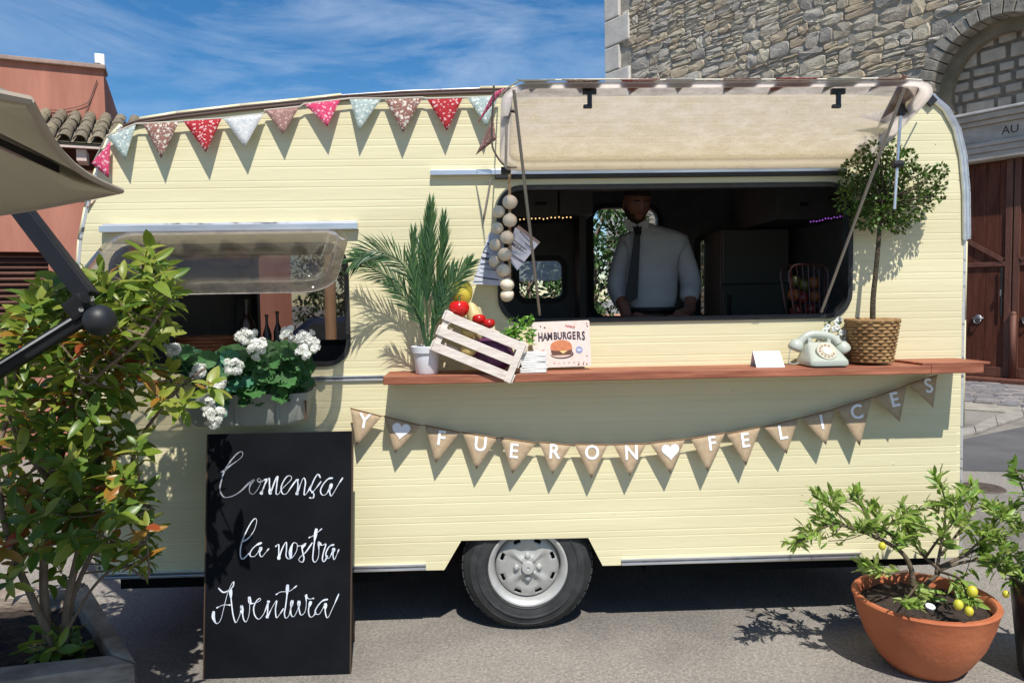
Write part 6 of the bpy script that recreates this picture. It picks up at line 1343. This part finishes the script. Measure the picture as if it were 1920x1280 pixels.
jt = P(196, 600, -1.02); upx = P(40, 395, -.86); up_end = upx+(upx-jt).normalized()*1.1
metal = mat('black_metal', (.008, .009, .011), (.014, .014, .017), rough=.5, scale=5, spec=.25)
def obar(a_, b_, w, h, name, mm, par=umb):
    t = (b_-a_).normalized(); s_ = t.cross(Vector((0, 1, 0))).normalized(); u_ = s_.cross(t); M = frameM((0, 0, 0), s_, u_, t).to_3x3(); q = MB(); q.rbox((0, 0, 0), (w, h, (b_-a_).length), .006, M); q.v = [v+(a_+b_)/2 for v in q.v]; return q.build(name, mm, par)
obar(P(168, 560, -1.0), up_end, .060, .045, 'upper_arm', metal); lo0 = P(170, 588, -1.03); lo1 = P(-330, 898, -1.1); obar(lo0, lo1, .046, .04, 'lower_arm', metal)
obar(lo0+(lo1-lo0)*.02+Vector((0, -.028, .012)), lo1+Vector((0, -.028, .012)), .008, .006, 'arm_groove', alu)
m = MB(); m.ball(jt+Vector((0, -.03, 0)), .050, 24, 16); m.build('joint_knob', mat('knob_plastic', (.012, .014, .018), (.02, .022, .028), rough=.5, scale=10), umb, smooth=True)
m = MB(); m.rbox(P(150, 575, -1.04), (.075, .055, .07), .012, Matrix.Rotation(R(-35), 3, 'Y')); m.tube([P(160, 560, -1.09), P(160, 560, -1.0)], .014, 10); m.build('joint_bracket', metal, umb)
for x, y in ((173, 560), (154, 580)): m = MB(); m.lathe([(.008, 0), (.008, .006), (0, .008)], P(x, y, -1.075), 10, Matrix.Rotation(R(90), 3, 'X')); m.build('bolt', chrome, umb)
base = Vector((lo1.x, lo1.y, 0)); m = MB(); m.tube([base+Vector((0, 0, .05)), Vector((lo1.x, lo1.y, 2.9))], .04, 14); m.build('mast', metal, umb, smooth='auto'); m = MB(); m.rbox(base+Vector((0, 0, .026)), (.8, .8, .05), .01); m.build('base_plate', metal, umb)
obar(Vector((lo1.x, lo1.y, 2.85)), hub+Vector((0, 0, .09)), .05, .05, 'top_arm', metal); 

# ================================================================== BEHIND THE CARAVAN
random.seed(91)
tmb = [mat('tree_a', (.025, .065, .014), rough=.6, trans=.2), mat('tree_b', (.04, .10, .022), rough=.6, trans=.25), mat('tree_c', (.075, .14, .03), rough=.5, trans=.3)]
tlm = leafmesh('leaf', tmb, 1, .5, .2, .1, 2)
def tree(base, h, r_, lab, n_=1500, z0=.25, name='tree', cat='tree', wid=1.0, grp=None):
    n = int(n_*2.2); t = thing(name, lab, cat, base, grp); m = MB(); tp_ = base+Vector((rnd(-.1, .1), rnd(-.1, .1), h*.9)); m.tube(catmull([base, base.lerp(tp_, .5)+Vector((rnd(-.08, .08), 0, 0)), tp_], 6), [.07*r_*(1-.8*i/12) for i in range(13)], 8); ends = []
    for k in range(26):
        f = z0+(.95-z0)*k/26; s_ = base+Vector((0, 0, h*f*.9)); a_ = k*2.4; rr = r_*wid*(.45+.55*math.sin(math.pi*min(1, (1-f)*1.1+.05))); e_ = base+Vector((rr*math.cos(a_)*rnd(.5, 1), rr*math.sin(a_)*rnd(.5, 1), h*(f+.07))); m.tube([s_, s_.lerp(e_, .6)+Vector((0, 0, -.03)), e_], [.022*r_, .014*r_, .006], 5); ends.append(e_)
    m.build('trunk', stc, t, smooth=True); lv = Leaves(tlm, tmb, t)
    for k in range(n):
        c_ = random.choice(ends); d = Vector((rnd(-1, 1), rnd(-1, 1), rnd(-1, 1))); p = c_+d*r_*.32*rnd(.3, 1); lv.add(leafM(p, d+Vector((0, 0, rnd(-.4, .5))), rnd(.07, .12), roll=rnd(-1, 1)))
    lv.done(0, rest='crown'); return t
g1 = P(1118, 590, 7.5); tree(Vector((g1.x, 7.5, 0)), 3.1, .75, 'green tree seen through the open rear door beside the person', 1800)
g1 = P(1018, 560, 6.0); tree(Vector((g1.x-.2, 6.0, 0)), 2.15, .7, 'leafy hedge shrub seen through the small rear window', 1600, .1, 'hedge_shrub', 'shrub', 1.3)
g1 = P(585, 540, 9.0); tree(Vector((g1.x+.4, 9.6, 0)), 3.1, .8, 'bushy tree beyond the parked car seen through the left window', 1500, .3)
g1 = P(1330, 560, 6.5); tree(Vector((g1.x+.25, 6.5, 0)), 2.5, .9, 'dark green bush seen through the right side of the rear opening', 1600, .1, 'bush', 'bush', 1.3)
# low terracotta wall behind the tree
lw0 = P(1060, 575, 6.9); m = MB(); m.rbox((lw0.x+.55, 6.9, .68), (1.6, .25, 1.36), .02); tag(m.build('garden_wall', mat('terracotta_wall', (.52, .25, .16), (.58, .31, .20), rough=.9, scale=4, bump=.3)), 'low terracotta coloured wall below the tree behind the rear opening', 'wall')
# wooden post
pq = P(620, 600, 4.2); m = MB(); m.tube([(pq.x, 4.2, 0), (pq.x, 4.2, 1.4), (pq.x+.01, 4.2, 2.15)], [.062, .058, .055], 14); tag(m.build('timber_post', mat('pine_post', (.42, .24, .13), (.50, .30, .17), rough=.8, scale=10, stretch=(3, 3, .4), bump=.4), smooth='auto'), 'round light brown timber post behind the left window', 'post')
# parked car behind, seen through the left window
cq = Vector((P(560, 600, 6.6).x+.95, 6.6, 0)); pc = thing('parked_car', 'dark blue parked car behind the caravan seen through the left window', 'car', cq); blue = mat('car_blue', (.015, .03, .09), rough=.2, coat=.8, metal=.3)
prof = [(-2.05, .30), (-2.1, .55), (-2.0, .84), (-1.2, .95), (-.62, 1.40), (.75, 1.45), (1.45, 1.02), (2.0, .92), (2.08, .6), (2.05, .30), (1.72, .28), (1.62, .52), (1.38, .64), (1.12, .52), (1.02, .28), (-1.02, .28), (-1.12, .52), (-1.38, .64), (-1.62, .52), (-1.72, .28)]
m = MB(); m.prism([cq+Vector((x, -.82, z)) for x, z in prof], (0, 1.64, 0)); m.build('body', blue, pc, bevel=.05)
gls = mat('car_glass', (.02, .025, .03), rough=.05)
for s_ in (-1, 1):
    m = MB(); m.prism([cq+Vector((x, s_*.823, z)) for x, z in ((-1.05, .98), (-.58, 1.33), (.05, 1.36), (.05, .98))], (0, s_*.006, 0)); m.build('side_window', gls, pc); m = MB(); m.prism([cq+Vector((x, s_*.823, z)) for x, z in ((.12, .98), (.12, 1.36), (.70, 1.36), (1.2, 1.02))], (0, s_*.006, 0)); m.build('side_window', gls, pc)
    for x in (-1.37, 1.37): m = MB(); m.lathe([(.31, -.1), (.31, .08), (.28, .1), (.2, .1)], cq+Vector((x, s_*.76, .31)), 24, Matrix.Rotation(R(90), 3, 'X')); w_ = m.build('wheel', MATS['tyre_rubber'], pc, smooth='auto'); m = MB(); m.lathe([(.2, -.104), (.2, .104)], cq+Vector((x, s_*.76, .31)), 16, Matrix.Rotation(R(90), 3, 'X')); m.build('hubcap', rimm, w_)
    m = MB(); m.rbox(cq+Vector((-2.04, s_*.6, .72)), (.1, .3, .13), .03); m.build('headlight', chrome, pc); m = MB(); m.rbox(cq+Vector((2.03, s_*.62, .80)), (.1, .26, .15), .03); m.build('tail_light', mat('tail_red', (.4, .01, .01), rough=.2), pc)
m = MB(); m.prism([cq+Vector((-1.19, y, .965)) for y in (-.7, .7)]+[cq+Vector((-.64, y, 1.40)) for y in (.6, -.6)], (-.012, 0, .008)); m.build('windscreen', gls, pc)

# ------------------------------------------------------------------ groups of alike things
GR = {'tomato': None, 'onion': 'onions in the tilted crate', 'red_cabbage': 'purple cabbages in the tilted crate', 'bottle': 'bottles inside the left window', 'light_string': 'light strings inside the caravan', 'orange': 'oranges in the dark red basket', 'apple': 'green apples in the dark red basket', 'tree': 'trees behind the caravan'}
for o in COL.objects:
    if o.parent is None and 'category' in o:
        k = o.name.split('.')[0]
        if k == 'tomato': o['group'] = 'tomatoes in the dark red basket' if 'basket' in o['label'] else 'tomatoes in the tilted crate'
        elif GR.get(k): o['group'] = GR[k]
